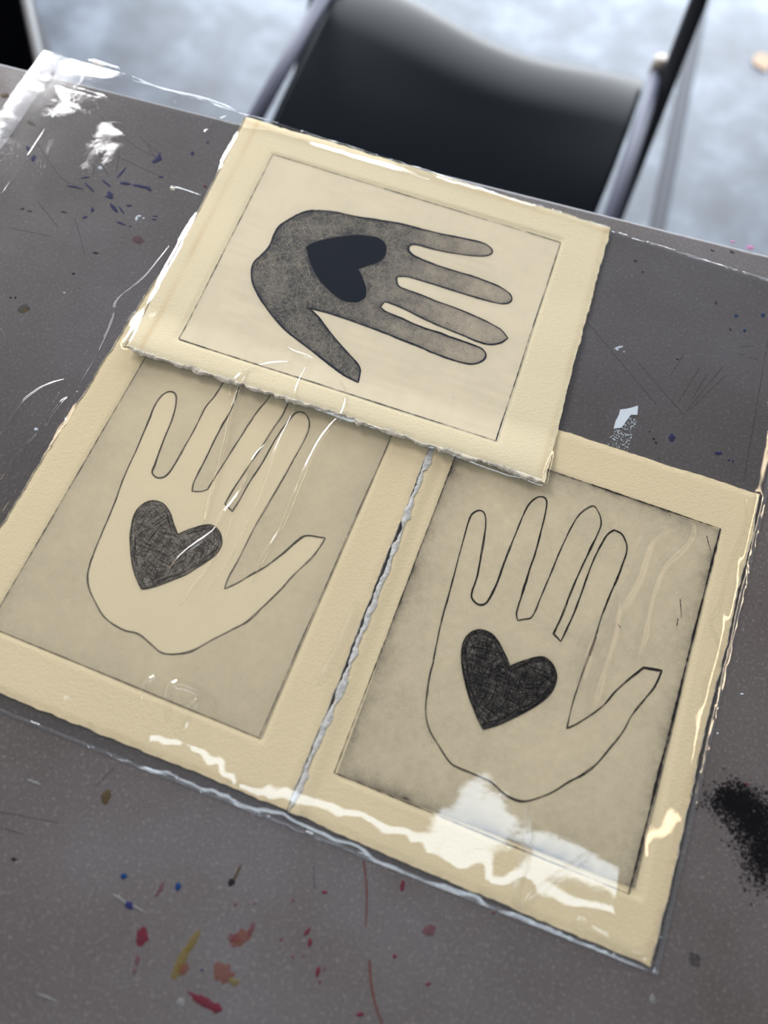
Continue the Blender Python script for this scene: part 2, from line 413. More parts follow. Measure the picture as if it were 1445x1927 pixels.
# paint flecks: thin dried blobs of paint
PC = {}
def pmat(key, rgb, alpha=1.0):
    if key not in PC: PC[key] = ink_mat('paint_' + key, srgb(*rgb), alpha, 0.5, 0.25)
    return PC[key]
pmat('red', (102, 40, 54), .8); pmat('palered', (112, 66, 74), .45); pmat('blue', (26, 56, 100)); pmat('violet', (44, 44, 88)); pmat('orange', (122, 72, 60), .5)
pmat('yellow', (124, 108, 52), .5); pmat('white', (214, 224, 240)); pmat('dark', (36, 34, 40)); pmat('olive', (84, 72, 52), .8); pmat('pink', (190, 120, 170), .8)
pmat('soot', (22, 22, 26), .5); pmat('sootsoft', (26, 26, 30), .3); pmat('grey', (128, 128, 130), .8); pmat('brown', (96, 58, 52)); pmat('palesmoke', (70, 80, 110), .25)
def fleck(px, py, rx, ry, ang, key, seed, rough=.28, z=.00012, name='paint_fleck'):
    n = 26; t = np.linspace(0, 2 * np.pi, n, endpoint=False); r = np.random.default_rng(seed)
    rad = 1 + rough * (noise1(t * 3, seed, 1.0) * .7 + r.uniform(-1, 1, n) * .55)
    rad[-1] = (rad[0] + rad[-2]) / 2
    a = math.radians(ang); X = rx * rad * np.cos(t); Y = ry * rad * np.sin(t)
    P = [(px + x * math.cos(a) - y * math.sin(a), py + x * math.sin(a) + y * math.cos(a)) for x, y in zip(X, Y)]
    w = uns(P); c = w.mean(0)
    v = [(c[0], c[1], TOP + z * 1.8)] + [(q[0], q[1], TOP + z) for q in (c + (w - c) * .8)] + [(q[0], q[1], TOP + .00002) for q in w]
    f = [(0, 1 + (i + 1) % n, 1 + i) for i in range(n)] + [(1 + i, 1 + (i + 1) % n, 1 + n + (i + 1) % n, 1 + n + i) for i in range(n)]
    return mesh_obj(name, v, [q[::-1] for q in f], pmat(key, (0, 0, 0)), table, True)
FL = [(233, 1649, 6, 5, 0, 'blue'), (335, 1668, 5, 8, 10, 'blue'), (243, 1704, 10, 6, 35, 'violet'), (228, 1693, 19, 3.4, 35, 'grey'), (258, 1709, 16, 2, 30, 'grey'),
      (267, 1763, 11, 19, 8, 'red'), (258, 1808, 5, 11, 8, 'palered'), (253, 1828, 3, 6, 10, 'palered'), (301, 1674, 4, 18, 28, 'palered'),
      (340, 1812, 8, 40, 25, 'yellow'), (362, 1772, 7, 24, 30, 'yellow'), (344, 1823, 12, 12, 20, 'orange'), (421, 1832, 18, 20, -20, 'orange'), (440, 1848, 12, 7, 30, 'yellow'),
      (452, 1766, 26, 12, -35, 'orange'), (472, 1750, 5, 16, 20, 'palered'), (440, 1765, 12, 9, 0, 'palered'), (384, 1886, 31, 9, 30, 'red'), (408, 1898, 8, 10, 10, 'red'),
      (578, 1753, 3, 11, 40, 'red'), (583, 1773, 4, 9, 5, 'red'), (598, 1829, 4, 10, 15, 'red'), (602, 1848, 2, 4, 10, 'red'), (611, 1824, 2, 5, 20, 'palered'), (610, 1679, 5, 3, -10, 'red'),
      (443, 1702, 4, 3, 0, 'palered'), (551, 1694, 3, 4, 0, 'palered'), (678, 1909, 8, 4, -15, 'red'), (529, 1768, 3, 2, 0, 'red'), (551, 1801, 2, 2, 0, 'red'), (571, 1800, 2, 2, 0, 'red'),
      (436, 1660, 6, 8, 20, 'dark'), (447, 1641, 2.5, 16, 25, 'olive'), (480, 1700, 3, 2, 0, 'palered'), (380, 1825, 3, 2, 0, 'violet'),
      (757, 1667, 4, 11, 8, 'red'), (808, 1751, 15, 10, -10, 'palered'), (742, 1800, 4, 4, 0, 'red'), (805, 1852, 5, 3, -20, 'red'), (928, 1718, 4, 1.6, 0, 'red'),
      (1227, 1880, 5, 11, 0, 'grey'), (1307, 1806, 10, 16, -25, 'sootsoft'), (1230, 1764, 2, 2, 0, 'white'), (1243, 1764, 2, 2, 0, 'white'), (1405, 1476, 5, 1.5, 15, 'red'),
      (1164, 654, 9, 2, -15, 'white'), (1161, 658, 3, 2, 30, 'white'), (1174, 662, 1.5, 1.5, 0, 'white'),
      (1385, 594, 3.4, 3, 0, 'blue'), (1436, 593, 4, 4, 0, 'blue'), (1401, 622, 3, 3, 0, 'blue'), (1374, 620, 1.6, 3, 0, 'dark'), (1347, 570, 1.6, 3, 0, 'dark'),
      (1264, 824, 6, 7, 0, 'violet'), (1352, 853, 7, 3.5, 5, 'violet'), (1371, 866, 3, 2, 0, 'violet'), (1379, 868, 2, 3, 0, 'violet'),
      (1196, 491, 4, 1.5, 10, 'dark'), (1340, 471, 4, 1.3, 20, 'dark'), (1377, 474, 5, 1.6, 25, 'dark'), (1209, 512, 2, 2, 0, 'dark'), (1275, 676, 3, 1.3, 15, 'dark'),
      (63, 298, 4.5, 7, 25, 'violet'), (53, 280, 3, 6, -30, 'violet'), (362, 289, 4, 4, 0, 'violet'), (296, 301, 9, 4, -25, 'violet'), (299, 296, 4, 8, 20, 'violet'), (391, 268, 2, 3, 0, 'violet'),
      (266, 351, 19, 3.2, 10, 'violet'), (280, 356, 6, 2.5, 30, 'violet'), (235, 345, 9, 3.5, 5, 'violet'), (229, 325, 13, 1.8, -50, 'violet'), (200, 345, 11, 2, 40, 'violet'), (170, 354, 13, 1.8, 45, 'violet'),
      (140, 352, 15, 1.8, 12, 'violet'), (208, 368, 5, 8, -30, 'violet'), (205, 371, 8, 2.5, 10, 'violet'), (214, 391, 12, 3.4, 50, 'violet'), (229, 396, 9, 1.6, 55, 'violet'), (227, 420, 8, 2, 20, 'violet'),
      (174, 395, 3, 5, 0, 'violet'), (160, 409, 5, 2, -20, 'violet'), (303, 333, 5, 2, 0, 'violet'), (243, 387, 5, 2, 0, 'violet'), (245, 426, 2, 2, 0, 'violet'), (292, 407, 5, 1.3, 0, 'violet'), (290, 413, 5, 1.3, 5, 'violet'),
      (161, 334, 9, 1.6, -8, 'violet'), (120, 399, 6, 1.5, 10, 'dark'), (42, 393, 4, 3, 0, 'olive'), (56, 397, 5, 2, 0, 'olive'), (58, 232, 8, 4, 30, 'olive'), (20, 255, 4, 6, 20, 'olive'), (10, 180, 8, 5, 0, 'olive'), (98, 139, 3.5, 4.5, 0, 'dark'), (108, 150, 3, 2, 0, 'dark'),
      (386, 351, 3, 3, 0, 'red'), (188, 316, 4, 3, 0, 'white'), (257, 411, 2.5, 5, 15, 'white'), (262, 407, 4, 2, 0, 'white'), (270, 411, 2, 2, 0, 'white'), (260, 451, 10, 8, 20, 'palered'), (180, 476, 6, 2, 10, 'dark'), (47, 584, 9, 4, -25, 'yellow'), (44, 581, 12, 9, -10, 'sootsoft'),
      (20, 560, 2, 2, 0, 'dark'), (29, 560, 2, 2, 0, 'dark'), (121, 551, 2, 1.5, 0, 'white'), (138, 515, 3, 2, 0, 'dark'), (145, 737, 2, 1.5, 0, 'white'), (68, 808, 3.5, 3, 0, 'white'), (124, 789, 3.2, 3.6, 0, 'white'),
      (1412, 466, 7, 4, 10, 'pink'), (1378, 455, 5, 2, 10, 'pink'), (200, 1500, 9, 13, 20, 'olive'), (280, 1545, 1.5, 6, 0, 'grey'), (26, 1617, 6, 3, 0, 'dark'),
      (64, 1472, 13, 3, 20, 'grey'), (88, 1877, 20, 2.6, 22, 'grey'), (340, 1886, 8, 9, 0, 'grey'), (1240, 862, 1, 1, 0, 'dark'), (1230, 826, 3, 2, 0, 'dark'), (1234, 833, 3, 2, 30, 'dark'), (1222, 812, 2, 1, 0, 'dark'),
      (1350, 1380, 2, 1.4, 0, 'white'), (1396, 1306, 3, 1.2, 0, 'white')]
for i, a in enumerate(FL): fleck(*a, 100 + i)
# dragged white paint right of the centre: a solid dab and a broken trail
DAB = zoomed([(957, 565), (955, 600), (930, 600), (912, 625), (895, 648), (865, 652), (872, 625), (885, 600), (890, 580), (915, 577), (935, 572)], 720, 480, 1.993)
w = uns(DAB); v_, f_ = fill_poly(w, lambda x, y: x * 0 + TOP + .0003)
mesh_obj('white_paint_dab', v_, f_, PC['white'], table)
b = MB(); r = np.random.default_rng(5)
for i in range(230):
    t = r.uniform(0, 1); s_ = r.uniform(-1, 1)
    cx, cy = 1186 - 28 * t + s_ * (12 + 10 * t), 786 + 58 * t + s_ * 4
    q = un((cx, cy)); rr = r.uniform(.0001, .00045)
    an = r.uniform(0, 6.28); pts = [(q[0] + rr * (1 + .5 * r.uniform(-1, 1)) * math.cos(an + k * 1.05) * 1.0, q[1] + rr * (1 + .5 * r.uniform(-1, 1)) * math.sin(an + k * 1.05), TOP + .0002) for k in range(6)]
    b.add(pts, [(0, 1, 2, 3, 4, 5)])
tag(b.build('white_paint_trail', PC['white'], table), kind='stuff')
# sooty ink smear, right edge
b = MB(); b2 = MB()
for i in range(8000):
    k = r.integers(0, 3); cx, cy, sx, sy = [(1382, 1508, 24, 17), (1418, 1545, 24, 22), (1437, 1605, 20, 30)][k]
    px, py = r.normal(cx, sx), r.normal(cy, sy); q = un((px, py)); rr = abs(r.normal(0, .00035)) + .00015; an = r.uniform(0, 6.28)
    pts = [(q[0] + rr * r.uniform(.6, 1.3) * math.cos(an + j * 1.05), q[1] + rr * r.uniform(.6, 1.3) * math.sin(an + j * 1.05), TOP + .00005 + .000000008 * i) for j in range(6)]
    (b if i % 2 else b2).add(pts, [(0, 1, 2, 3, 4, 5)])
tag(b.build('ink_smear', PC['soot'], table), 'sooty black ink smear', kind='stuff'); tag(b2.build('ink_smear', PC['sootsoft'], table), 'faint rim of the ink smear', kind='stuff')
# scratches
zt = lambda x, y: x * 0 + TOP + .00006
SCR = [zoomed(p, 720, 480, 1.993) for p in ([(770, 255), (1025, 560)], [(960, 405), (1125, 595)], [(1190, 420), (1110, 550)], [(1275, 420), (1125, 600)], [(1282, 455), (1150, 580)], [(1130, 370), (1080, 450)], [(1215, 450), (1160, 540)], [(1340, 345), (1390, 340)], [(1335, 370), (1355, 376)], [(1370, 385), (1410, 392)])]
SCR += [zoomed(p, 0, 0, 2.007) for p in ([(360, 520), (385, 620), (410, 665)], [(375, 560), (600, 665)], [(380, 440), (500, 545), (590, 595)], [(140, 540), (230, 670), (305, 712)], [(530, 520), (600, 580)], [(450, 570), (440, 650)], [(145, 765), (220, 860)], [(30, 860), (190, 892)], [(285, 830), (320, 960)], [(555, 550), (590, 600)], [(360, 610), (350, 660)])]
SCR += [[(0, 1556), (30, 1566), (50, 1572)], [(1445, 640), (1421, 780), (1399, 905)], [(0, 1528), (110, 1548)], [(180, 1480), (215, 1445)], [(590, 1630), (592, 1675)], [(60, 1000), (90, 1040)]]
M_GROOVE = ink_mat('scratch_groove', srgb(60, 56, 62), .6)
for p in SCR:
    b = MB(); c_ = catmull(uns(p), False, .004); ribbon(b, c_, .00022 + .00015 * np.abs(noise1(np.arange(len(c_)), 5, 2)), zt)
    b.build('scratch', M_GROOVE, table)
b = MB(); rr_ = np.random.default_rng(9)
for i in range(900):
    q = E0 + ex * rr_.uniform(-.42, .42) + ey * rr_.uniform(-.55, -.004); a = rr_.uniform(0, 3.14); L = rr_.uniform(.0008, .004)
    cu = rr_.uniform(-.3, .3); t = np.linspace(-1, 1, 4)[:, None]
    pts = q + t * L * .5 * np.array([math.cos(a), math.sin(a)]) + t ** 2 * L * cu * np.array([-math.sin(a), math.cos(a)])
    ribbon(b, pts, rr_.uniform(.00006, .00016), zt)
tag(b.build('fine_scratches', ink_mat('scratch_fine', srgb(150, 146, 146), .5), table), kind='stuff')
b = MB()
for p, wd in (([(684, 1619), (689, 1660), (690, 1700), (688, 1744)], .0007), ([(695, 1806), (698, 1850), (707, 1893), (719, 1927)], .0009)):
    c_ = catmull(uns(p), False, .002); ribbon(b, c_, wd * (1 + .3 * noise1(np.arange(len(c_)), 8, 1.5)), lambda x, y: x * 0 + TOP + .0001)
b.build('paint_drip', PC['brown'], table)

# ------------------------------------------------------------------ prints
class Print: pass
def make_print(key, corners, outline_px, outline_sharp, heart_px, heart_sharp, plate, label, z0, mat, deck):
    """corners: paper TL,TR,BR,BL on the table plane; plate: the plate mark's four corners"""
    P = Print(); P.c = corners; TL, TR, BR, BL = corners
    P.cen = corners.mean(0)
    root = empty('hand_print', (P.cen[0], P.cen[1], TOP + z0)); tag(root, label, 'print', 'hand prints in the clear bag'); P.root = root
    TH = .0007
    edown = ((BL - TL) + (BR - TR)); Lh = np.linalg.norm(edown) / 2; edown /= np.linalg.norm(edown)
    eright = ((TR - TL) + (BR - BL)); Lw = np.linalg.norm(eright) / 2; eright /= np.linalg.norm(eright)
    def zf(x, y):
        s = ((x - TL[0]) * edown[0] + (y - TL[1]) * edown[1]) / Lh
        u = ((x - TL[0]) * eright[0] + (y - TL[1]) * eright[1]) / Lw
        z = x * 0 + TOP + z0 + TH
        if key == 'A':
            z = z + .0024 * sstep(.84, 1.0, s) * (1 + .25 * noise1(u, 31, .22)) + .0006 * sstep(.35, .6, s) + .0006 * sstep(.06, .0, s)
        if key == 'B': z = z + .0012 * sstep(.05, 0, u) * (1 - .5 * s)
        if key == 'C': z = z + .0004 * sstep(.93, 1, u)
        return z
    P.zf = zf; P.TH = TH
    # sheet
    nu, nv = int(Lw / .0014), int(Lh / .0014)
    u = np.linspace(0, 1, nu); vv = np.linspace(0, 1, nv); U, V = np.meshgrid(u, vv)
    rag = lambda t, sd, a: a * (noise1(t, sd, .030) * .9 + noise1(t, sd + 1, .009) * .55 + noise1(t, sd + 2, .0035) * .55 + noise1(t, sd + 3, .0018) * .3)
    am = deck['amp']; ln = .0045
    dT = rag(U * Lw, 40 + ord(key), am[0]) * np.clip(1 - V * Lh / ln, 0, 1)
    dB = rag(U * Lw, 50 + ord(key), am[2]) * np.clip(1 - (1 - V) * Lh / ln, 0, 1)
    dR = rag(V * Lh, 60 + ord(key), am[1]) * np.clip(1 - (1 - U) * Lw / ln, 0, 1)
    dL = rag(V * Lh, 70 + ord(key), am[3]) * np.clip(1 - U * Lw / ln, 0, 1)
    X = ((1 - U) * TL[0] + U * TR[0]) * (1 - V) + ((1 - U) * BL[0] + U * BR[0]) * V
    Y = ((1 - U) * TL[1] + U * TR[1]) * (1 - V) + ((1 - U) * BL[1] + U * BR[1]) * V
    X = X + edown[0] * (dT + dB) + eright[0] * (dR + dL); Y = Y + edown[1] * (dT + dB) + eright[1] * (dR + dL)
    # soft round corners
    Z = zf(X, Y)
    # plate mark pressed into the sheet
    pl = plate
    e1 = pl[1] - pl[0]; w1 = np.linalg.norm(e1); e1 = e1 / w1; e2 = pl[3] - pl[0]; h1 = np.linalg.norm(e2); e2 = e2 / h1
    a_ = (X - pl[0][0]) * e1[0] + (Y - pl[0][1]) * e1[1]; b_ = (X - pl[0][0]) * e2[0] + (Y - pl[0][1]) * e2[1]
    din = np.minimum(np.minimum(a_, w1 - a_), np.minimum(b_, h1 - b_))
    Zt = Z - .00042 * sstep(-.0020, -.0002, din)
    edge = np.minimum(np.minimum(U * Lw, (1 - U) * Lw), np.minimum(V * Lh, (1 - V) * Lh))
    Zt = Zt - .00030 * sstep(.0035, 0, edge) * (1 + .6 * noise2(X, Y, 5, .0016))
    nV = nu * nv
    top = np.stack([X, Y, Zt], -1).reshape(-1, 3); bot = np.stack([X, Y, Z - TH], -1).reshape(-1, 3)
    idx = np.arange(nV).reshape(nv, nu)
    q = np.stack([idx[:-1, :-1], idx[1:, :-1], idx[1:, 1:], idx[:-1, 1:]], -1).reshape(-1, 4)
    ring = np.concatenate([idx[0, :], idx[1:, -1], idx[-1, -2::-1], idx[-2:0:-1, 0]])
    side = np.stack([ring, np.roll(ring, -1), np.roll(ring, -1) + nV, ring + nV], -1)
    faces = np.concatenate([q, q[:, ::-1] + nV, side])
    # tan foxing in from the worn edges
    fx = np.zeros_like(U)
    for (e, amt, wd, off) in deck['fox']:
        dd = {'L': U * Lw, 'T': V * Lh, 'R': (1 - U) * Lw, 'B': (1 - V) * Lh}[e]; tt = V * Lh if e in 'LR' else U * Lw
        fx += amt * np.exp(-((dd - off) / wd) ** 2) * (.65 + .5 * noise1(tt, 77, .018))
    fx = np.clip(fx, 0, 1).reshape(-1)
    sh = mesh_obj('paper_sheet', np.concatenate([top, bot]), faces, mat, root, True, {'foxing': np.concatenate([fx, fx])})
    sh.data.set_sharp_from_angle(angle=math.radians(50))
    # torn fibre lips
    for e, outw, inw, mm in deck['lips']:
        A_, B_, nrm = {'B': (BL, BR, edown), 'L': (BL, TL, -eright), 'R': (TR, BR, eright), 'T': (TL, TR, -edown)}[e]
        L = np.linalg.norm(B_ - A_); n = int(L / .0007); t = np.linspace(0, 1, n)
        sdm = {'B': 50, 'L': 70, 'R': 60, 'T': 40}[e] + ord(key); ai = {'T': 0, 'R': 1, 'B': 2, 'L': 3}[e]
        tt = (1 - t) if e == 'L' else t
        base = A_[None] * (1 - t[:, None]) + B_[None] * t[:, None]
        sgn = 1 if e in 'BR' else -1
        off = rag(tt * L, sdm, am[ai]) * sgn
        rows = 7; vv_ = []
        fade = np.clip(np.minimum(t, 1 - t) * L / .004, 0.25, 1)
        wv = (.75 + .45 * noise1(t * L, 91, .009) + .25 * noise1(t * L, 92, .0022)) * fade
        for k in range(rows):
            g = k / (rows - 1); o_ = off + (-inw * (1 - g) + outw * g) * wv
            P_ = base + nrm[None] * o_[:, None]
            z_ = zf(base[:, 0], base[:, 1]) + .00010 + .00025 * math.sin(g * math.pi) - .00075 * g * g
            z_ = z_ + (.00012 * noise2(t * L, np.full(n, g * .003), 93, .0022, .0010)) * (0.2 + g)
            z_ = np.maximum(z_, TOP + z0 + .0001)
            vv_.append(np.column_stack([P_, z_]))
        vv_ = np.concatenate(vv_); id_ = np.arange(rows * n).reshape(rows, n)
        ff = np.stack([id_[:-1, :-1], id_[1:, :-1], id_[1:, 1:], id_[:-1, 1:]], -1).reshape(-1, 4)
        o = mesh_obj('deckle_edge', vv_, ff, mm, root, True); tag(o, 'torn whitish deckle edge')
    # plate tone
    outline = catmull(uns(outline_px, z0 + TH), True, .0011, outline_sharp)
    heart = catmull(uns(heart_px, z0 + TH), True, .0008, heart_sharp)
    P.outline, P.heart = outline, heart
    ng, mg = int(w1 / .0006), int(h1 / .0006)
    A2, B2 = np.meshgrid(np.linspace(0, w1, ng), np.linspace(0, h1, mg))
    X2 = pl[0][0] + e1[0] * A2 + e2[0] * B2; Y2 = pl[0][1] + e1[1] * A2 + e2[1] * B2
    ins = inside(X2, Y2, outline[::2]); dd = dist_poly(X2, Y2, outline[::3]); dh = dist_poly(X2, Y2, heart[::3])
    de = np.minimum(np.minimum(A2, w1 - A2), np.minimum(B2, h1 - B2))
    nz = lambda sd, s, s2=None: noise2(A2, B2, sd, s, s2)
    if key == 'A':
        tone = .045 + .035 * nz(1, .02) + .03 * nz(2, .012, .003) * (1 + nz(3, .03)) + .13 * np.exp(-dd / .0016) + .07 * np.exp(-de / .0015) + .03 * np.clip(nz(4, .004, .012), 0, 1)
        tone += .12 * np.clip(nz(6, .03), 0, 1) * np.exp(-dd / .006)
    elif key == 'B':
        tone = .20 + .045 * nz(1, .03) + .03 * nz(2, .008) + .02 * nz(5, .003) + (.40 + .2 * nz(4, .01)) * np.exp(-de / .0030) * (1 + .5 * nz(8, .006)) * .8 + .16 * np.exp(-de / .014) + .08 * np.exp(-dd / .0010) + .25 * np.exp(-dh / .0008)
        tone += .05 * (B2 / h1)
    else:
        tone = .235 + .04 * nz(1, .03) + .025 * nz(2, .008) + .015 * nz(5, .003) + .13 * np.exp(-de / .006) + .06 * (B2 / h1)
        m_ = np.where(ins, sstep(0, .0012, dd), 0); tone = tone * (1 - m_) + (.055 + .012 * nz(7, .01) + .02 * B2 / h1) * m_
        tone += .05 * np.exp(-dd / .0008) + .12 * np.exp(-dh / .0009)
    idg = np.arange(ng * mg).reshape(mg, ng)
    fg = np.stack([idg[:-1, :-1], idg[1:, :-1], idg[1:, 1:], idg[:-1, 1:]], -1).reshape(-1, 4)
    Zp = zf(X2, Y2) - .00010
    o = mesh_obj('plate_impression', np.stack([X2, Y2, Zp], -1).reshape(-1, 3), fg, {'A': M_TONE_A, 'B': M_TONE_B, 'C': M_TONE_C}[key], root, True, {'tone': np.clip(tone, 0, 1).reshape(-1)})
    tag(o, {'A': 'cleanly wiped pale plate area', 'B': 'plate area toned grey with dark borders', 'C': 'plate area toned grey outside the hand'}[key])
    lay = lambda d: (lambda x, y: zf(x, y) - .00010 + d)
    # plate border line
    b = MB(); wid = {'A': (.00055, .0005, .0005, .00042), 'B': (.0008, .0013, .0006, .0005), 'C': (.0003, .00045, .00045, .00045)}[key]
    for k in range(4):
        p, q_ = pl[k], pl[(k + 1) % 4]; n = int(np.linalg.norm(q_ - p) / .0012); t = np.linspace(0, 1, n)[:, None]
        pts = p * (1 - t) + q_ * t; s_ = t[:, 0] * np.linalg.norm(q_ - p)
        dr = (q_ - p) / np.linalg.norm(q_ - p); pts = pts + np.array([-dr[1], dr[0]])[None] * (noise1(s_, 12 + k, .02) * .00012)[:, None]
        ribbon(b, pts, wid[k] * .8 * np.clip(.85 + .45 * noise1(s_, 20 + k, .012) + .45 * noise1(s_, 24 + k, .002), .18, 2), lay(.00024))
    b.build('plate_line', {'A': M_INK_NAVY, 'B': M_INK_B, 'C': M_INK_C}[key], root)
    # hand fill (A)
    rs = np.random.default_rng(ord(key))
    if key == 'A':
        gx, gy = np.meshgrid(np.linspace(0, w1, 190), np.linspace(0, h1, 146))
        fx_, fy_ = pl[0][0] + e1[0] * gx + e2[0] * gy, pl[0][1] + e1[1] * gx + e2[1] * gy
        keep = inside(fx_, fy_, outline) & (dist_poly(fx_, fy_, outline[::3]) > .0006)
        ip = np.column_stack([fx_[keep], fy_[keep]]); allp = [Vector(p) for p in outline] + [Vector(p) for p in ip]
        res = delaunay_2d_cdt(allp, [], [list(range(len(outline)))], 1, 1e-7)
        V2 = np.array([(p.x, p.y) for p in res[0]])
        dO = dist_poly(V2[:, 0], V2[:, 1], outline[::3]); dH = dist_poly(V2[:, 0], V2[:, 1], heart[::3])
        al = ((V2[:, 0] - pl[0][0]) * e1[0] + (V2[:, 1] - pl[0][1]) * e1[1]) / w1
        tn = .86 - .50 * sstep(.38, .85, al) + .22 * np.exp(-dO / .0016) + .15 * np.exp(-dH / .002)
        mesh_obj('hand_shape', np.column_stack([V2, lay(.00003)(V2[:, 0], V2[:, 1])]), [tuple(f) for f in res[2]], M_HANDFILL, root, False, {'tone': tn})
        for nm, mt, cnt, wr, lr in (('light_scratches', M_HAIR, 2600, (.00012, .00024), (.003, .012)), ('dark_scratches', M_HAIR_DK, 1500, (.00009, .00018), (.002, .007))):
            b = MB(); made = 0; pool = V2
            while made < cnt:
                c0 = pool[rs.integers(len(pool))]; ux = ((c0[0] - pl[0][0]) * e1[0] + (c0[1] - pl[0][1]) * e1[1]) / w1
                if rs.uniform() < sstep(.45, .95, ux) * .75: made += 1; continue
                a = rs.uniform(0, math.pi); L = rs.uniform(*lr) * (1 if ux < .5 else .6); cu = rs.uniform(-.25, .25); t = np.linspace(-.5, .5, 6)[:, None]
                pts = c0 + t * L * np.array([math.cos(a), math.sin(a)]) + (t ** 2) * L * cu * 2 * np.array([-math.sin(a), math.cos(a)])
                k_ = inside(pts[:, 0], pts[:, 1], outline[::2]) & ~inside(pts[:, 0], pts[:, 1], heart[::2])
                if k_[2] and k_.sum() >= 4:
                    i0 = 2
                    while i0 > 0 and k_[i0 - 1]: i0 -= 1
                    i1 = 2
                    while i1 < 5 and k_[i1 + 1]: i1 += 1
                    if i1 > i0: ribbon(b, pts[i0:i1 + 1], rs.uniform(*wr) * np.sin(np.linspace(.35, 2.8, i1 - i0 + 1)), lay(.00006))
                made += 1
            tag(b.build(nm, mt, root), kind='stuff')
    # outline: several wandering strokes and a soft burr
    mi = {'A': M_INK_NAVY, 'B': M_INK_B, 'C': M_INK_C}[key]; b = MB(); n = len(outline); s_ = np.arange(n) * .0011
    tg = np.roll(outline, -1, 0) - np.roll(outline, 1, 0); tg /= np.linalg.norm(tg, axis=1, keepdims=True); nr = np.stack([-tg[:, 1], tg[:, 0]], 1)
    cfg = {'A': (4, .00028, .00078), 'B': (5, .00040, .00048), 'C': (5, .00040, .00034)}[key]
    pres = .55 + .45 * sstep(-.4, .5, noise1(s_, 300 + ord(key), .035))
    for k in range(cfg[0]):
        offn = cfg[1] * (noise1(s_, 200 + k, .013) * 1.0 + noise1(s_, 230 + k, .005) * .35)
        lo = rs.uniform(.85, 1.1)
        wk = cfg[2] * lo * pres * np.clip(.85 + .6 * noise1(s_, 260 + k, .010) + .35 * noise1(s_, 280 + k, .0018), .25, 2)
        if k >= 2: wk = wk * np.clip(noise1(s_, 270 + k, .03) * 2.2, 0, 1) + .00001
        ribbon(b, outline + nr * offn[:, None], wk, lay(.00010 + k * .000004), True)
    b.build('hand_outline', mi, root)
    b = MB(); ribbon(b, outline, {'A': .0011, 'B': .0008, 'C': .0008}[key] * (1 + .4 * noise1(s_, 333, .006)), lay(.00008), True)
    o = b.build('ink_burr', M_BURR if key != 'C' else M_BURR_SOFT, root)
    # heart
    vv_, ff = fill_poly(heart, lay(.00012)); hm = {'A': M_HEART_A, 'B': M_HEART_B, 'C': M_HEART_C}[key]
    ht = mesh_obj('heart', vv_, ff, hm, root)
    tag(ht, {'A': 'solid navy-black inked heart', 'B': 'black crosshatched heart', 'C': 'grey-brown crosshatched heart'}[key])
    hc = heart.mean(0); cnt = {'A': 420, 'B': 3600, 'C': 2600}[key]
    wr = {'A': (.00005, .00010), 'B': (.00010, .00020), 'C': (.00009, .00016)}[key]
    b = MB(); lo, hi = heart.min(0), heart.max(0)
    tri = heart[np.argmin(heart[:, 1])]                   # the heart's point
    patch = rs.uniform(lo, hi, (34, 2)); patch_a = rs.choice([1.30, 1.30, -.2, .75, 1.05], 34) + rs.normal(0, .14, 34)
    for i in range(cnt):
        c0 = rs.uniform(lo, hi)
        if not inside(c0[0], c0[1], heart[::2]): continue
        k = np.argmin(((heart - c0) ** 2).sum(1)); tang = heart[(k + 3) % len(heart)] - heart[k - 3]; a0 = math.atan2(tang[1], tang[0])
        dd_ = np.linalg.norm(heart[k] - c0)
        a = a0 + rs.normal(0, .06) if dd_ < .0030 else patch_a[np.argmin(((patch - c0) ** 2).sum(1))] + (math.pi / 2 if rs.uniform() < .42 else 0) + rs.normal(0, .035)
        if dd_ >= .003 and rs.uniform() < .16: a += .8
        L = rs.uniform(.004, .009); t = np.linspace(-.5, .5, 9)[:, None]; cu = rs.uniform(-.08, .08) + (.25 if dd_ < .003 else 0) * 0
        pts = c0 + t * L * np.array([math.cos(a), math.sin(a)]) + t ** 2 * L * cu * 2 * np.array([-math.sin(a), math.cos(a)])
        k_ = inside(pts[:, 0], pts[:, 1], heart[::2])
        if not k_[4]: continue
        i0 = i1 = 4
        while i0 > 0 and k_[i0 - 1]: i0 -= 1
        while i1 < 8 and k_[i1 + 1]: i1 += 1
        if i1 - i0 < 2: continue
        ribbon(b, pts[i0:i1 + 1], rs.uniform(*wr), lay(.00015))
    hh = b.build('hatching', {'A': M_HATCH_LT, 'B': M_INK_B, 'C': M_INK_C}[key], ht); hh['kind'] = 'stuff'
    b = MB(); ns = len(heart); s2 = np.arange(ns) * .0008
    tg = np.roll(heart, -1, 0) - np.roll(heart, 1, 0); tg /= np.linalg.norm(tg, axis=1, keepdims=True); nr = np.stack([-tg[:, 1], tg[:, 0]], 1)
    for k in range(4 if key != 'A' else 1):
        ribbon(b, heart + nr * ((noise1(s2, 400 + k, .014) * .00022 + noise1(s2, 420 + k, .004) * .0001))[:, None], .00020 * np.clip(1 + .5 * noise1(s2, 410 + k, .006), .2, 2), lay(.00014), True)
    b.build('heart_outline', {'A': M_HEART_A, 'B': M_INK_B, 'C': M_INK_C}[key], ht)
    P.plate = pl; P.lay = lay; return P

def line_x(p1, p2, q1, q2, z):
    a, b_, c_, d_ = un(p1, z), un(p2, z), un(q1, z), un(q2, z); return seg_intersect(a, b_ - a, c_, d_ - c_)

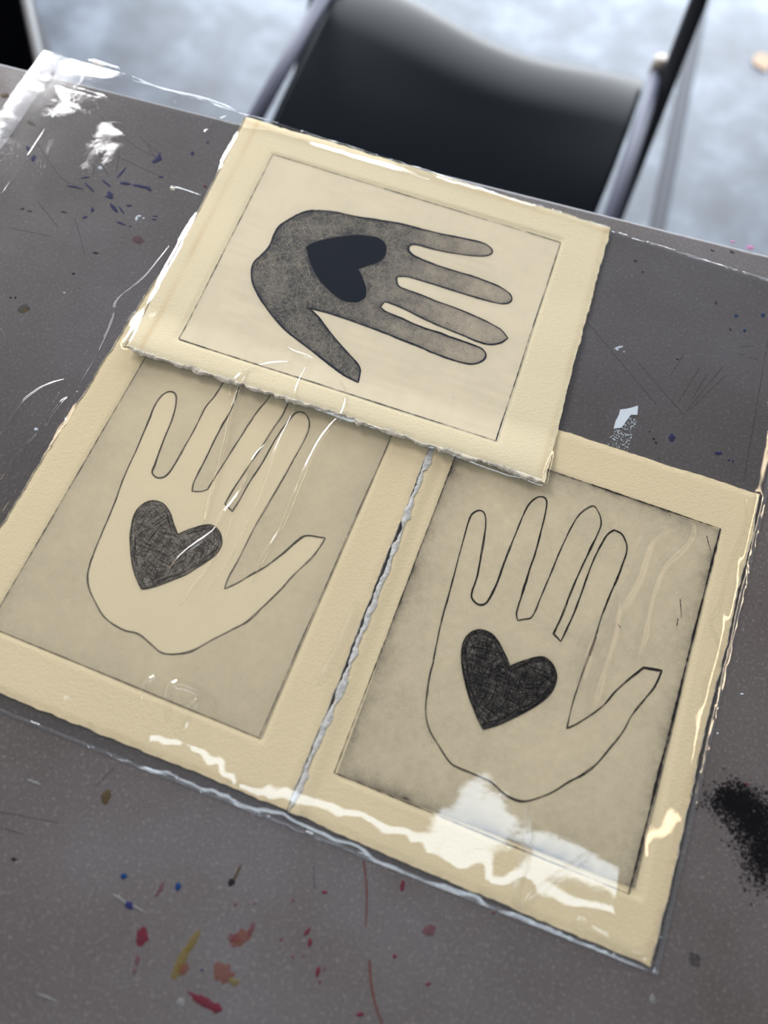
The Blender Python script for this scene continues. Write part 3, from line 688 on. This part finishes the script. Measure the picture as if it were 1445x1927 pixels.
# --- print A: shaded hand on top of the other two
HA = zoomed([(345, 43), (270, 62), (180, 118), (150, 165), (125, 225), (85, 270), (45, 310), (35, 360), (45, 420), (75, 480), (110, 535), (160, 600), (220, 660), (290, 715), (370, 775), (440, 830), (500, 875), (572, 912), (582, 845), (555, 800), (500, 740), (440, 670), (400, 620), (360, 570), (322, 535),
             (345, 542), (430, 565), (560, 610), (700, 660), (850, 720), (980, 775), (1080, 808), (1150, 818), (1200, 800), (1214, 770), (1190, 740), (1130, 715), (1040, 685), (960, 655), (870, 625), (780, 585), (710, 553), (686, 532), (700, 512), (718, 508),
             (800, 540), (900, 590), (1000, 635), (1100, 675), (1180, 708), (1235, 720), (1290, 712), (1325, 688), (1300, 655), (1275, 635), (1200, 595), (1120, 560), (1040, 528), (960, 500), (890, 470), (820, 445), (780, 428), (768, 405), (768, 378), (820, 378),
             (900, 400), (1000, 430), (1100, 462), (1200, 492), (1290, 512), (1330, 508), (1346, 490), (1335, 462), (1290, 430), (1220, 400), (1140, 372), (1050, 345), (960, 315), (880, 283), (845, 265), (825, 240), (835, 218), (870, 216),
             (950, 238), (1050, 258), (1140, 270), (1200, 272), (1240, 262), (1246, 240), (1215, 212), (1160, 195), (1060, 175), (960, 153), (860, 128), (780, 108), (680, 92), (560, 72), (450, 50)], 460, 380, 2.676)
hA = zoomed([(110, 255), (200, 205), (350, 155), (550, 118), (700, 100), (850, 90), (1000, 105), (1100, 130), (1180, 195), (1208, 280), (1195, 350), (1150, 420), (1050, 475), (930, 520), (820, 555), (860, 620), (900, 720), (932, 830), (925, 920), (870, 985), (770, 1010), (650, 990), (520, 920), (400, 820), (280, 680), (200, 530), (150, 400)], 560, 430, 7.225)
zA, zB, zC = .0012, .0003, .0003
dz = .0009
cA = np.array([un((462, 219), zA + dz), un((1149, 428), zA + dz), un((1024, 908), zA + dz + .003), un((234, 650), zA + dz + .003)])
plA = uns([(513, 289), (1055, 455), (932, 832), (337, 640)], zA + dz + .0004)
PA = make_print('A', cA, HA, (17, 24, 42, 52, 63), hA, (0, 14), plA,
                'deckle-edged print of a grey shaded hand with solid navy heart, lying across the others', zA, M_PAPER,
                dict(amp=(.00045, .00055, .0011, .00055), fox=[('L', .42, .0016, .0095), ('T', .30, .0016, .0035), ('R', .25, .0014, .003)],
                     lips=[('B', .0016, .0012, M_DECK_A), ('L', .0004, .0006, M_DECK_A)]))

# --- print B: dark outline, black heart
HB = zoomed([(105, 980), (150, 760), (200, 580), (240, 430), (270, 320), (300, 215), (325, 182), (360, 174), (382, 195), (387, 250), (375, 340), (360, 430), (340, 530), (315, 610), (312, 650), (345, 685), (385, 680), (420, 630), (450, 560), (490, 450), (530, 350), (570, 250), (610, 160), (650, 112), (690, 98), (718, 120), (712, 190), (690, 280), (660, 390), (630, 480), (600, 580), (570, 680), (555, 740), (562, 772), (630, 762), (650, 735), (690, 640), (740, 520), (780, 420), (830, 310), (885, 210), (930, 168), (970, 148), (990, 165), (1010, 210), (1012, 260), (990, 320), (950, 400), (900, 500), (850, 620), (800, 750), (755, 845), (795, 888), (830, 820), (880, 700), (930, 560), (970, 450), (1010, 370), (1050, 305), (1085, 280), (1125, 300), (1148, 340), (1155, 390), (1135, 460), (1100, 550), (1060, 640), (1020, 740), (990, 840), (950, 965)], 780, 900, 2.89)
HB += zoomed([(985, 110), (940, 230), (900, 350), (860, 470), (827, 610), (880, 585), (950, 540), (1030, 480), (1100, 400), (1180, 330), (1245, 278), (1343, 295), (1310, 370), (1250, 450), (1180, 540), (1130, 630), (1060, 720), (990, 800), (920, 855), (840, 900), (760, 950), (680, 985), (600, 1005), (530, 990), (480, 960), (420, 905), (350, 870), (240, 825), (190, 790), (130, 700), (80, 620), (60, 540), (65, 430), (82, 320)], 780, 1160, 2.89)
hB = zoomed([(385, 1330), (330, 1230), (270, 1080), (210, 920), (160, 740), (130, 560), (118, 400), (150, 240), (210, 150), (290, 105), (380, 100), (480, 140), (560, 220), (630, 340), (680, 440), (720, 545), (850, 495), (980, 455), (1120, 435), (1210, 480), (1270, 570), (1298, 680), (1270, 800), (1190, 920), (1060, 1030), (900, 1120), (740, 1200), (560, 1280)], 850, 1170, 6.568)
zt_ = zB + .0007
cB = np.array([line_x((800, 880), (545, 1530), (1040, 805), (1433, 932), zt_), un((1432, 931), zt_), un((1224, 1820), zt_), un((545, 1528), zt_)])
plB = np.array([line_x((839, 905), (629, 1454), (1035, 885), (1355, 995), zt_), un((1355, 995), zt_), un((1183, 1682), zt_), un((629, 1454), zt_)])
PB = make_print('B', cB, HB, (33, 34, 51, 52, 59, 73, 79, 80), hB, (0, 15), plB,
                'print of a hand in dark outline with black crosshatched heart, nearest the sooty smear', zB, M_PAPER_SHADED,
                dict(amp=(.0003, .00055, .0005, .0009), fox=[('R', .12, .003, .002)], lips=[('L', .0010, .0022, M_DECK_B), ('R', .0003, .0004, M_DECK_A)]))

# --- print C: grey outline, wiped palm, grey heart
HC = zoomed([(100, 960), (190, 740), (250, 580), (310, 450), (360, 330), (400, 230), (440, 172), (480, 152), (508, 165), (512, 210), (495, 280), (460, 370), (430, 450), (405, 520), (392, 560), (420, 585), (460, 575), (500, 525), (560, 420), (610, 330), (660, 230), (700, 180), (735, 130), (770, 70), (810, 45), (832, 80), (820, 155), (790, 240), (740, 330), (690, 430), (640, 530), (600, 610), (592, 655), (635, 655), (670, 645), (690, 610), (760, 500), (830, 390), (900, 280), (960, 205), (1010, 140), (1060, 120), (1085, 165), (1055, 255), (1000, 340), (930, 450), (860, 550), (790, 660), (758, 718), (795, 755), (830, 700), (880, 610), (940, 520), (1000, 410), (1060, 320), (1110, 262), (1145, 255), (1172, 275), (1183, 320), (1160, 390), (1100, 500), (1040, 610), (980, 710), (900, 850), (830, 990), (780, 1080), (755, 1145), (820, 1115), (880, 1080), (960, 1035), (1040, 975), (1120, 905), (1170, 878)], 140, 680, 2.676)
HC += zoomed([(1260, 302), (1235, 345), (1190, 405), (1100, 490), (1030, 570), (940, 655), (870, 720), (780, 770), (700, 810), (600, 865), (520, 885), (440, 880), (390, 840), (320, 785), (240, 760), (150, 700), (100, 620), (65, 520), (75, 440)], 140, 900, 2.676)
hC = zoomed([(300, 1240), (260, 1160), (210, 1020), (180, 880), (165, 700), (165, 540), (190, 400), (240, 270), (330, 180), (430, 145), (530, 160), (610, 220), (670, 320), (700, 420), (735, 510), (752, 557), (830, 525), (950, 480), (1080, 450), (1180, 450), (1250, 500), (1290, 590), (1295, 690), (1230, 800), (1120, 890), (1000, 970), (850, 1060), (700, 1120), (520, 1190), (380, 1230)], 220, 920, 6.568)
TLc = un((298, 515), zt_); BLc = line_x((298, 515), (0, 990), (0, 1305), (540, 1525), zt_); BRc = un((541, 1524), zt_)
TRc = TLc + (un((795, 875), zt_) - un((540, 1520), zt_)) * 0
dR_ = un((795, 875), zt_) - BRc; dR_ /= np.linalg.norm(dR_); TRc = BRc + dR_ * (np.linalg.norm(TLc - BLc) + .0015)
cC = np.array([TLc, TRc, BRc, BLc])
BRp = un((487, 1388), zt_)
plC = np.array([None] * 4)
pbl = line_x((150, 878), (2, 1137), (0, 1187), (320, 1318), zt_)
lft = un((268, 682), zt_) - pbl; lft /= np.linalg.norm(lft); hgt = np.linalg.norm(plB[3] - plB[0])
ptl = pbl + lft * hgt; rgt = un((718, 862), zt_) - BRp; rgt /= np.linalg.norm(rgt)
plC = np.array([ptl, BRp + rgt * hgt, BRp, pbl])
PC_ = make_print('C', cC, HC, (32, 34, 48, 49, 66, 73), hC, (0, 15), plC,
                 'print of a thinly outlined hand, clean inside, with a grey-brown crosshatched heart', zC, M_PAPER_SHADED,
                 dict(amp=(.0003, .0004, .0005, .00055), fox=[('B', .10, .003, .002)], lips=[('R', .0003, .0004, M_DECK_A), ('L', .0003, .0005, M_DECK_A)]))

# stray foul-bite marks on the prints
b = MB()
for p in (zoomed([(1385, 200), (1392, 203)], 780, 900, 2.89), zoomed([(1215, 95), (1222, 125), (1230, 150)], 720, 960, 1.993), zoomed([(1115, 333), (1118, 370), (1120, 405)], 720, 960, 1.993), zoomed([(1107, 405), (1103, 435)], 720, 960, 1.993), [(1163, 1275 - 100), (1168, 1182)]):
    c_ = catmull(uns(p, zt_), False, .0008); ribbon(b, c_, .0003 * (1 + .6 * noise1(np.arange(len(c_)), 8, 1)), PB.lay(.00016))
b.build('stray_mark', M_INK_B, PB.root)

# ------------------------------------------------------------------ clear bag
BR_ = un((1237, 1835), .0005); TL_ = np.array([-.2705, .4540]); TR_ = np.array([.2500, .3345]); BL_ = np.array([-.354, .0652])
bag = empty('clear_bag', (-.05, .2, TOP)); tag(bag, 'large creased clear cellophane bag holding three prints, one side over the table edge', 'bag')
nu, nv = 520, 400
U, V = np.meshgrid(np.linspace(0, 1, nu), np.linspace(0, 1, nv))     # U left->right, V bottom->top
X = ((1 - U) * BL_[0] + U * BR_[0]) * (1 - V) + ((1 - U) * TL_[0] + U * TR_[0]) * V
Y = ((1 - U) * BL_[1] + U * BR_[1]) * (1 - V) + ((1 - U) * TL_[1] + U * TR_[1]) * V
LU, LV = .52, .40
def blur(a, s):
    for ax, h in ((0, LV / nv), (1, LU / nu)):
        r = int(3 * s / h); k = np.exp(-.5 * (np.arange(-r, r + 1) * h / s) ** 2); k /= k.sum()
        pad = [(0, 0), (0, 0)]; pad[ax] = (r, r); ap = np.pad(a, pad, mode='edge')
        a = np.apply_along_axis(lambda m_: np.convolve(m_, k, 'valid'), ax, ap)
    return a
floorH = np.zeros_like(X) + .0004
for P in (PC_, PB, PA):
    i_ = inside(X, Y, P.c); floorH = np.where(i_, np.maximum(floorH, P.zf(X, Y) - TOP + .0002), floorH)
Hf = blur(floorH, .011) + .0009
dbot, drgt, dtop, dlft = V * LV, (1 - U) * LU, (1 - V) * LV, U * LU
pin = sstep(0, .011, dbot) * sstep(0, .008, drgt) * (.25 + .75 * sstep(0, .012, dtop))
Hf = .0004 + (Hf - .0004) * pin
# broad slack, seal puckers, and single bulges
Hf += (.0010 * noise2(X, Y, 61, .060) + .0004 * noise2(X, Y, 62, .022)) * sstep(0, .03, dbot) * sstep(0, .02, drgt)
s1 = U * LU
puck = noise1(s1, 71, .011) * .75 + noise1(s1, 72, .0045) * .35
Hf += .0011 * puck * np.exp(-((dbot - .009) / .008) ** 2) + .0006 * noise1(s1, 73, .016) * np.exp(-dbot / .03) * sstep(0, .006, dbot)
Hf += .0005 * noise1(V * LV, 74, .012) * np.exp(-((drgt - .007) / .006) ** 2)
Hf += .0030 * sstep(0, .020, dbot) * (1 - sstep(.035, .085, dbot)) * (1 + .55 * noise1(s1, 75, .035)) * sstep(0, .03, drgt)
Hf += .0004 * sstep(0, .018, drgt) * (1 - sstep(.02, .05, drgt)) * (1 + .8 * noise1(V * LV, 76, .05)) * sstep(0, .03, dbot)
def bump_at(px, py, amp, sx, sy, ang=0):
    c_ = un((px, py), .003); a = math.radians(ang); dx, dy = X - c_[0], Y - c_[1]
    u_, v_ = dx * math.cos(a) + dy * math.sin(a), -dx * math.sin(a) + dy * math.cos(a)
    return amp * np.exp(-.5 * ((u_ / sx) ** 2 + (v_ / sy) ** 2))
Hf += bump_at(925, 1355, .0085, .021, .030, -5) + bump_at(1090, 1550, .0042, .018, .016, -20)
Hf += bump_at(50, 1135, .0016, .012, .008) + bump_at(396, 1262, .0011, .006, .006) + bump_at(1212, 1618, .0010, .006, .006)
Hf += bump_at(180, 188, -.0014, .03, .006, -25) + bump_at(360, 350, .0012, .012, .006, -20)
# fine crumple so reflections break up at their rims
Hf += .00006 * noise2(X, Y, 64, .0065) * sstep(0, .01, dbot) + .00008 * noise2(X, Y, 63, .012)
# film beyond the table edge ripples
over = sstep(-.004, .01, (X - E0[0]) * ey[0] + (Y - E0[1]) * ey[1])
Hf += over * (.0011 * noise2(X, Y, 81, .026) + .0004 * noise2(X, Y, 82, .012, .02)) + over * .001
lowest = floorH + .0002
Hf = np.where(over > 0, Hf, np.maximum(Hf, lowest * 1.0))
k_ = .0004; Hf = np.where((Hf < floorH + k_) & (over <= 0), floorH + k_ * .5 + (Hf - floorH) * .5, Hf)
Hf = np.maximum(blur(Hf, .0012), np.where(over > 0, -.01, .0004))
nG = nu * nv; idx = np.arange(nG).reshape(nv, nu)
q = np.stack([idx[:-1, :-1], idx[:-1, 1:], idx[1:, 1:], idx[1:, :-1]], -1).reshape(-1, 4)
mesh_obj('top_film', np.stack([X, Y, TOP + Hf], -1).reshape(-1, 3), q, M_FILM, bag, True)
def bagpt(u, v, z=0):
    x = ((1 - u) * BL_[0] + u * BR_[0]) * (1 - v) + ((1 - u) * TL_[0] + u * TR_[0]) * v
    y = ((1 - u) * BL_[1] + u * BR_[1]) * (1 - v) + ((1 - u) * TL_[1] + u * TR_[1]) * v
    return (x, y, TOP + z)
mesh_obj('bottom_film', [bagpt(0, 0, .0002), bagpt(1, 0, .0002), bagpt(1, 1, .0002), bagpt(0, 1, .0002)], [(0, 1, 2, 3)], M_FILM_LOW, bag)
def fz(x, y):
    """height of the top film at any point (nearest grid node, blended)"""
    x = np.atleast_1d(x); y = np.atleast_1d(y)
    # invert the nearly affine bag mapping by a few Newton steps
    u = np.full(x.shape, .5); v = np.full(x.shape, .5)
    for _ in range(6):
        X_ = ((1 - u) * BL_[0] + u * BR_[0]) * (1 - v) + ((1 - u) * TL_[0] + u * TR_[0]) * v
        Y_ = ((1 - u) * BL_[1] + u * BR_[1]) * (1 - v) + ((1 - u) * TL_[1] + u * TR_[1]) * v
        xu = (BR_[0] - BL_[0]) * (1 - v) + (TR_[0] - TL_[0]) * v; yu = (BR_[1] - BL_[1]) * (1 - v) + (TR_[1] - TL_[1]) * v
        xv = (TL_[0] - BL_[0]) * (1 - u) + (TR_[0] - BR_[0]) * u; yv = (TL_[1] - BL_[1]) * (1 - u) + (TR_[1] - BR_[1]) * u
        D = xu * yv - xv * yu; dx, dy = x - X_, y - Y_
        u = u + (dx * yv - dy * xv) / D; v = v + (dy * xu - dx * yu) / D
    fi = np.clip(u, 0, 1) * (nu - 1); fj = np.clip(v, 0, 1) * (nv - 1)
    i = np.minimum(fi.astype(int), nu - 2); j = np.minimum(fj.astype(int), nv - 2); a = fi - i; c_ = fj - j
    return TOP + (Hf[j, i] * (1 - a) + Hf[j, i + 1] * a) * (1 - c_) + (Hf[j + 1, i] * (1 - a) + Hf[j + 1, i + 1] * a) * c_
# sealed seams along the bottom and the closed side, and the adhesive strip at the open end
def strip(name, u0, v0, u1, v1, wu, wv, mat, z, seed, rows=5, amp=.0004, n=300):
    vv_ = []
    t = np.linspace(0, 1, n)
    for k in range(rows):
        g = k / (rows - 1)
        for i in range(n):
            x, y, _ = bagpt(u0 + (u1 - u0) * t[i] + wu * g, v0 + (v1 - v0) * t[i] + wv * g)
            vv_.append((x, y, TOP + z))
    vv_ = np.array(vv_); base = fz(vv_[:, 0], vv_[:, 1])
    g = np.repeat(np.linspace(0, 1, rows), n); tt = np.tile(t, rows)
    vv_[:, 2] = base + z + amp * (noise2(tt * .5, g * .02, seed, .006, .012) + .6) * np.sin(g * math.pi * .8 + .3)
    id_ = np.arange(rows * n).reshape(rows, n); ff = np.stack([id_[:-1, :-1], id_[:-1, 1:], id_[1:, 1:], id_[1:, :-1]], -1).reshape(-1, 4)
    return mesh_obj(name, vv_, ff, mat, bag, True)
strip('bottom_seal', .15, 0, 1, 0, 0, .0045, M_SEAL, .00015, 5, 6, .0005, 700)
strip('side_seal', .9955, 0, .9955, 1, .0045, 0, M_SEAL, .00015, 6, 5, .0002, 400)
strip('fold_edge', .0, .9965, 1, .9965, 0, .0035, M_SEAL, .0002, 7, 5, .0006, 600)
o = strip('adhesive_strip', .0, 0, .0, 1, .030, 0, M_STRIP, .0004, 8, 8, .0011, 400); tag(o, 'milky ridged adhesive strip')
strip('flap_fold', .062, 0, .062, 1, .0018, 0, M_FILM_LOW, .0003, 9, 4, .00003, 200)
# creases: raised film folds, most shaped to stand in for caustic light lines
CR = [([(468, 700), (440, 770), (428, 830), (415, 880), (400, 930), (385, 985), (378, 1003)], .0016),
      ([(510, 828), (480, 860), (455, 920), (425, 962), (400, 1000), (345, 1042), (308, 1088)], .0013),
      ([(583, 680), (560, 730), (555, 770), (530, 820), (510, 870), (480, 950), (450, 1020), (420, 1070), (392, 1112)], .0007),
      ([(640, 718), (651, 745), (646, 778), (620, 805), (590, 850), (560, 920), (530, 990), (500, 1040), (475, 1095)], .0011),
      ([(470, 880), (455, 925), (435, 970), (410, 1040), (365, 1105), (338, 1142)], .0007),
      ([(432, 752), (440, 725), (460, 705), (500, 690), (550, 684)], .0012),
      ([(673, 1130), (655, 1180), (632, 1230), (600, 1292)], .0022),
      ([(268, 1318), (280, 1287), (296, 1275), (304, 1286)], .0010), ([(318, 1362), (322, 1310), (336, 1288), (372, 1300), (402, 1322), (409, 1345)], .0018), ([(350, 1372), (362, 1335), (380, 1312)], .0014),
      ([(1405, 935), (1404, 985), (1372, 1070), (1355, 1140), (1338, 1172), (1356, 1232), (1326, 1290), (1325, 1342)], .0009),
      ([(1275, 975), (1302, 988), (1292, 1020), (1250, 1060), (1228, 1110), (1212, 1180), (1195, 1245)], .0022),
      ([(1285, 992), (1240, 1002), (1216, 1030), (1196, 1090), (1150, 1160), (1105, 1210), (1092, 1300)], .0034),
      ([(1165, 1120), (1150, 1200), (1125, 1280), (1105, 1350)], .0026),
      ([(318, 460), (270, 520), (222, 560), (212, 600), (185, 660), (150, 720), (125, 770), (100, 812), (70, 850), (40, 900), (5, 960)], .0009),
      ([(122, 710), (80, 725), (40, 755), (15, 790), (0, 815)], .0010), ([(110, 735), (70, 800), (30, 850), (0, 900)], .0006), ([(125, 745), (100, 775), (85, 800)], .0016),
      ([(0, 617), (9, 630), (6, 648), (-6, 656)], .0007), ([(68, 812), (20, 870), (6, 930), (0, 985)], .0006),
      ([(983, 1716), (1000, 1690), (1040, 1655), (1080, 1625), (1110, 1600)], .0018), ([(978, 1716), (972, 1680), (985, 1625), (994, 1560), (990, 1510)], .0020),
      ([(1092, 1760), (1080, 1745), (1090, 1732), (1105, 1745), (1160, 1775), (1210, 1795), (1240, 1760), (1248, 1710)], .0018),
      ([(540, 655), (555, 665), (588, 677)], .0010), ([(166, 108), (190, 118), (228, 132)], .0016), ([(240, 150), (290, 160), (390, 186), (450, 205)], .0012), ([(385, 245), (405, 228), (425, 215)], .0016), ([(320, 352), (350, 362), (385, 374)], .0018), ([(160, 140), (150, 152), (135, 160)], .0014)]
for ci, (pts, wd) in enumerate(CR):
    ratio = .30 if wd > .0019 else (.58 if wd < .0012 else .45)
    c_ = catmull(uns(pts, .003), False, .0016); n = len(c_); rows = 9
    t = np.gradient(c_, axis=0); t /= np.linalg.norm(t, axis=1, keepdims=True); nr = np.stack([-t[:, 1], t[:, 0]], 1)
    s_ = np.linspace(0, 1, n); taper = np.clip(np.minimum(s_, 1 - s_) * 7, 0.08, 1) * (1 + .3 * noise1(np.arange(n), 500 + ci, 6))
    vs = []
    for k in range(rows):
        g = (k / (rows - 1) - .5) * 2
        p = c_ + nr * (g * wd * 1.7 * (0.5 + .5 * taper))[:, None] if False else c_ + nr * (g * wd * 1.4 * (.45 + .55 * taper))[:, None]
        z = fz(p[:, 0], p[:, 1]) + .00012 + math.cos(g * math.pi / 2) ** 2 * wd * ratio * taper * (1 + .12 * noise1(np.arange(n), 540 + ci, 8))
        vs.append(np.column_stack([p, z]))
    vs = np.concatenate(vs); id_ = np.arange(rows * n).reshape(rows, n)
    ff = np.stack([id_[:-1, :-1], id_[:-1, 1:], id_[1:, 1:], id_[1:, :-1]], -1).reshape(-1, 4)
    mesh_obj('caustic_crease', vs, ff, M_CAUSTIC_CREASE_W if wd > .0019 else M_CREASE, bag, True)

# ------------------------------------------------------------------ folding chair tucked to the table
SZ = TOP - .30
RRc = un((1240, 125), -.30); RLc = RRc + .425 * np.array([math.cos(math.radians(167)), math.sin(math.radians(167))])
cx_ = (RRc - RLc); cx_ /= np.linalg.norm(cx_); cy_ = np.array([-cx_[1], cx_[0]])
cyf = un((1240, 125), -.30) - un((1160, 385), -.30); cyf /= np.linalg.norm(cyf)
ctr = (RRc + RLc) / 2 - cy_ * .2
chair = empty('folding_chair', (ctr[0], ctr[1], 0)); tag(chair, 'black folding chair with dished plastic seat tucked against the far side of the table', 'chair')
def cl(a, b_, z): p = (RRc + RLc) / 2 + cx_ * a + cy_ * b_; return (p[0], p[1], z)
nn, mm = 60, 60; vs = []
for j in range(mm):
    t = j / (mm - 1)
    for i in range(nn):
        s_ = i / (nn - 1) * 2 - 1
        rear = -.018 * math.exp(-((s_ - .25) / .45) ** 2) + .03 * sstep(0, -1, s_)
        y = -.40 + t * (.40 + rear); x = s_ * .203 * (1 - .10 * (1 - t) ** 2)
        d = max(0, (t - .72) / .28)
        z = SZ - .010 * (1 - s_ ** 2) * math.sin(math.pi * min(1, t * 1.05)) - .022 * d ** 2 - .02 * max(0, (.1 - t) / .1) ** 2
        vs.append(cl(x, y, z))
id_ = np.arange(nn * mm).reshape(mm, nn); ff = np.stack([id_[:-1, :-1], id_[:-1, 1:], id_[1:, 1:], id_[1:, :-1]], -1).reshape(-1, 4)
so = mesh_obj('seat', vs, ff, M_SEAT, chair, True); md = so.modifiers.new('thick', 'SOLIDIFY'); md.thickness = .006; md.offset = -1
for sg in (-1, 1):
    b = MB(); b.tube([cl(sg * .212, -.42, SZ - .004), cl(sg * .214, -.2, SZ - .003), cl(sg * .214, 0.0, SZ - .006)], .009, 14); b.build('seat_rail', M_STEEL, chair, True)
    b = MB(); b.tube([cl(sg * .214, 0, SZ + .01), cl(sg * .214, 0.0, SZ - .012)], .011, 14); b.build('rivet', M_RIVET, chair, True)
    b = MB(); b.tube([cl(sg * .228, -.46, .0), cl(sg * .228, -.22, SZ * .55), cl(sg * .228, -.015, SZ), cl(sg * .224, .05, SZ + .16), cl(sg * .205, .12, SZ + .37)], .0105, 14); b.build('back_upright', M_DARKSTEEL, chair, True)
    b = MB(); b.tube([cl(sg * .19, .06, 0), cl(sg * .195, -.16, SZ * .6), cl(sg * .20, -.34, SZ - .02)], .0095, 12); b.build('rear_leg', M_DARKSTEEL, chair, True)
vs = []
for j in range(16):
    for i in range(30):
        s_ = i / 29 * 2 - 1; t = j / 15; vs.append(cl(s_ * .20, .085 + t * .05 + .03 * (1 - s_ ** 2), SZ + .22 + t * .16))
id_ = np.arange(480).reshape(16, 30); ff = np.stack([id_[:-1, :-1], id_[:-1, 1:], id_[1:, 1:], id_[1:, :-1]], -1).reshape(-1, 4)
bo = mesh_obj('backrest', vs, ff, M_SEAT, chair, True); md = bo.modifiers.new('thick', 'SOLIDIFY'); md.thickness = .006
b = MB(); b.tube([cl(-.19, .02, .09), cl(.19, .02, .09)], .008, 12); b.build('crossbar', M_DARKSTEEL, chair, True)

# ------------------------------------------------------------------ bin at the far left
za = -.28
q1, q2 = un((78, 95), za), un((57, 0), za); dy_ = (q2 - q1) / np.linalg.norm(q2 - q1); dx_ = np.array([dy_[1], -dy_[0]])
o0 = q1 - dy_ * .16; w_, d_, h_ = .30, .44, TOP + za
bn = empty('waste_bin', (*(o0 - dx_ * w_ / 2 + dy_ * d_ / 2), 0)); tag(bn, 'black rectangular plastic bin on the floor beside the far corner of the table', 'bin')
def rr(w2, d2, z, rad=.03, n=6):
    c_ = o0 - dx_ * w_ / 2 + dy_ * d_ / 2; out = []
    for sx, sy, a0 in ((1, 1, 0), (-1, 1, 90), (-1, -1, 180), (1, -1, 270)):
        for k in range(n):
            a = math.radians(a0 + 90 * k / (n - 1)); p = c_ + dx_ * (sx * (w2 / 2 - rad) + rad * math.cos(a)) + dy_ * (sy * (d2 / 2 - rad) + rad * math.sin(a)); out.append((p[0], p[1], z))
    return out
def loft(rings, cap0=False, cap1=False):
    n = len(rings[0]); v = [p for r_ in rings for p in r_]; f = [(i * n + k, i * n + (k + 1) % n, (i + 1) * n + (k + 1) % n, (i + 1) * n + k) for i in range(len(rings) - 1) for k in range(n)]
    if cap0: f.append(tuple(range(n))[::-1])
    if cap1: f.append(tuple((len(rings) - 1) * n + k for k in range(n)))
    return v, f
v, f = loft([rr(w_ * .84, d_ * .86, .0), rr(w_ - .02, d_ - .02, h_ - .03), rr(w_ - .026, d_ - .026, h_ - .03), rr(w_ * .82, d_ * .84, .006)], True, True)
mesh_obj('body', v, f, M_BIN, bn)
v, f = loft([rr(w_ - .022, d_ - .022, h_ - .032), rr(w_, d_, h_ - .03), rr(w_, d_, h_ - .004), rr(w_ - .006, d_ - .006, h_), rr(w_ - .022, d_ - .022, h_), rr(w_ - .026, d_ - .026, h_ - .03)])
mesh_obj('rim', v, f, M_BIN, bn, True)

# cream scrap on the floor, far right
q = un((1436, 120), -TOP); b = MB(); t = np.linspace(0, 2 * np.pi, 14, endpoint=False); rd = .018 * (1 + .3 * noise1(t * 2, 9, 1))
v = [(q[0] + rd[i] * math.cos(t[i]), q[1] + 1.3 * rd[i] * math.sin(t[i]), z) for z in (.001, .0035) for i in range(14)]
b.add(v, [tuple(range(14))[::-1], tuple(range(14, 28))] + [(i, (i + 1) % 14, 14 + (i + 1) % 14, 14 + i) for i in range(14)])
o = b.build('paper_scrap', M_WOODY, origin=np.array([q[0], q[1], .001])); tag(o, 'small cream scrap lying on the concrete floor', 'scrap')
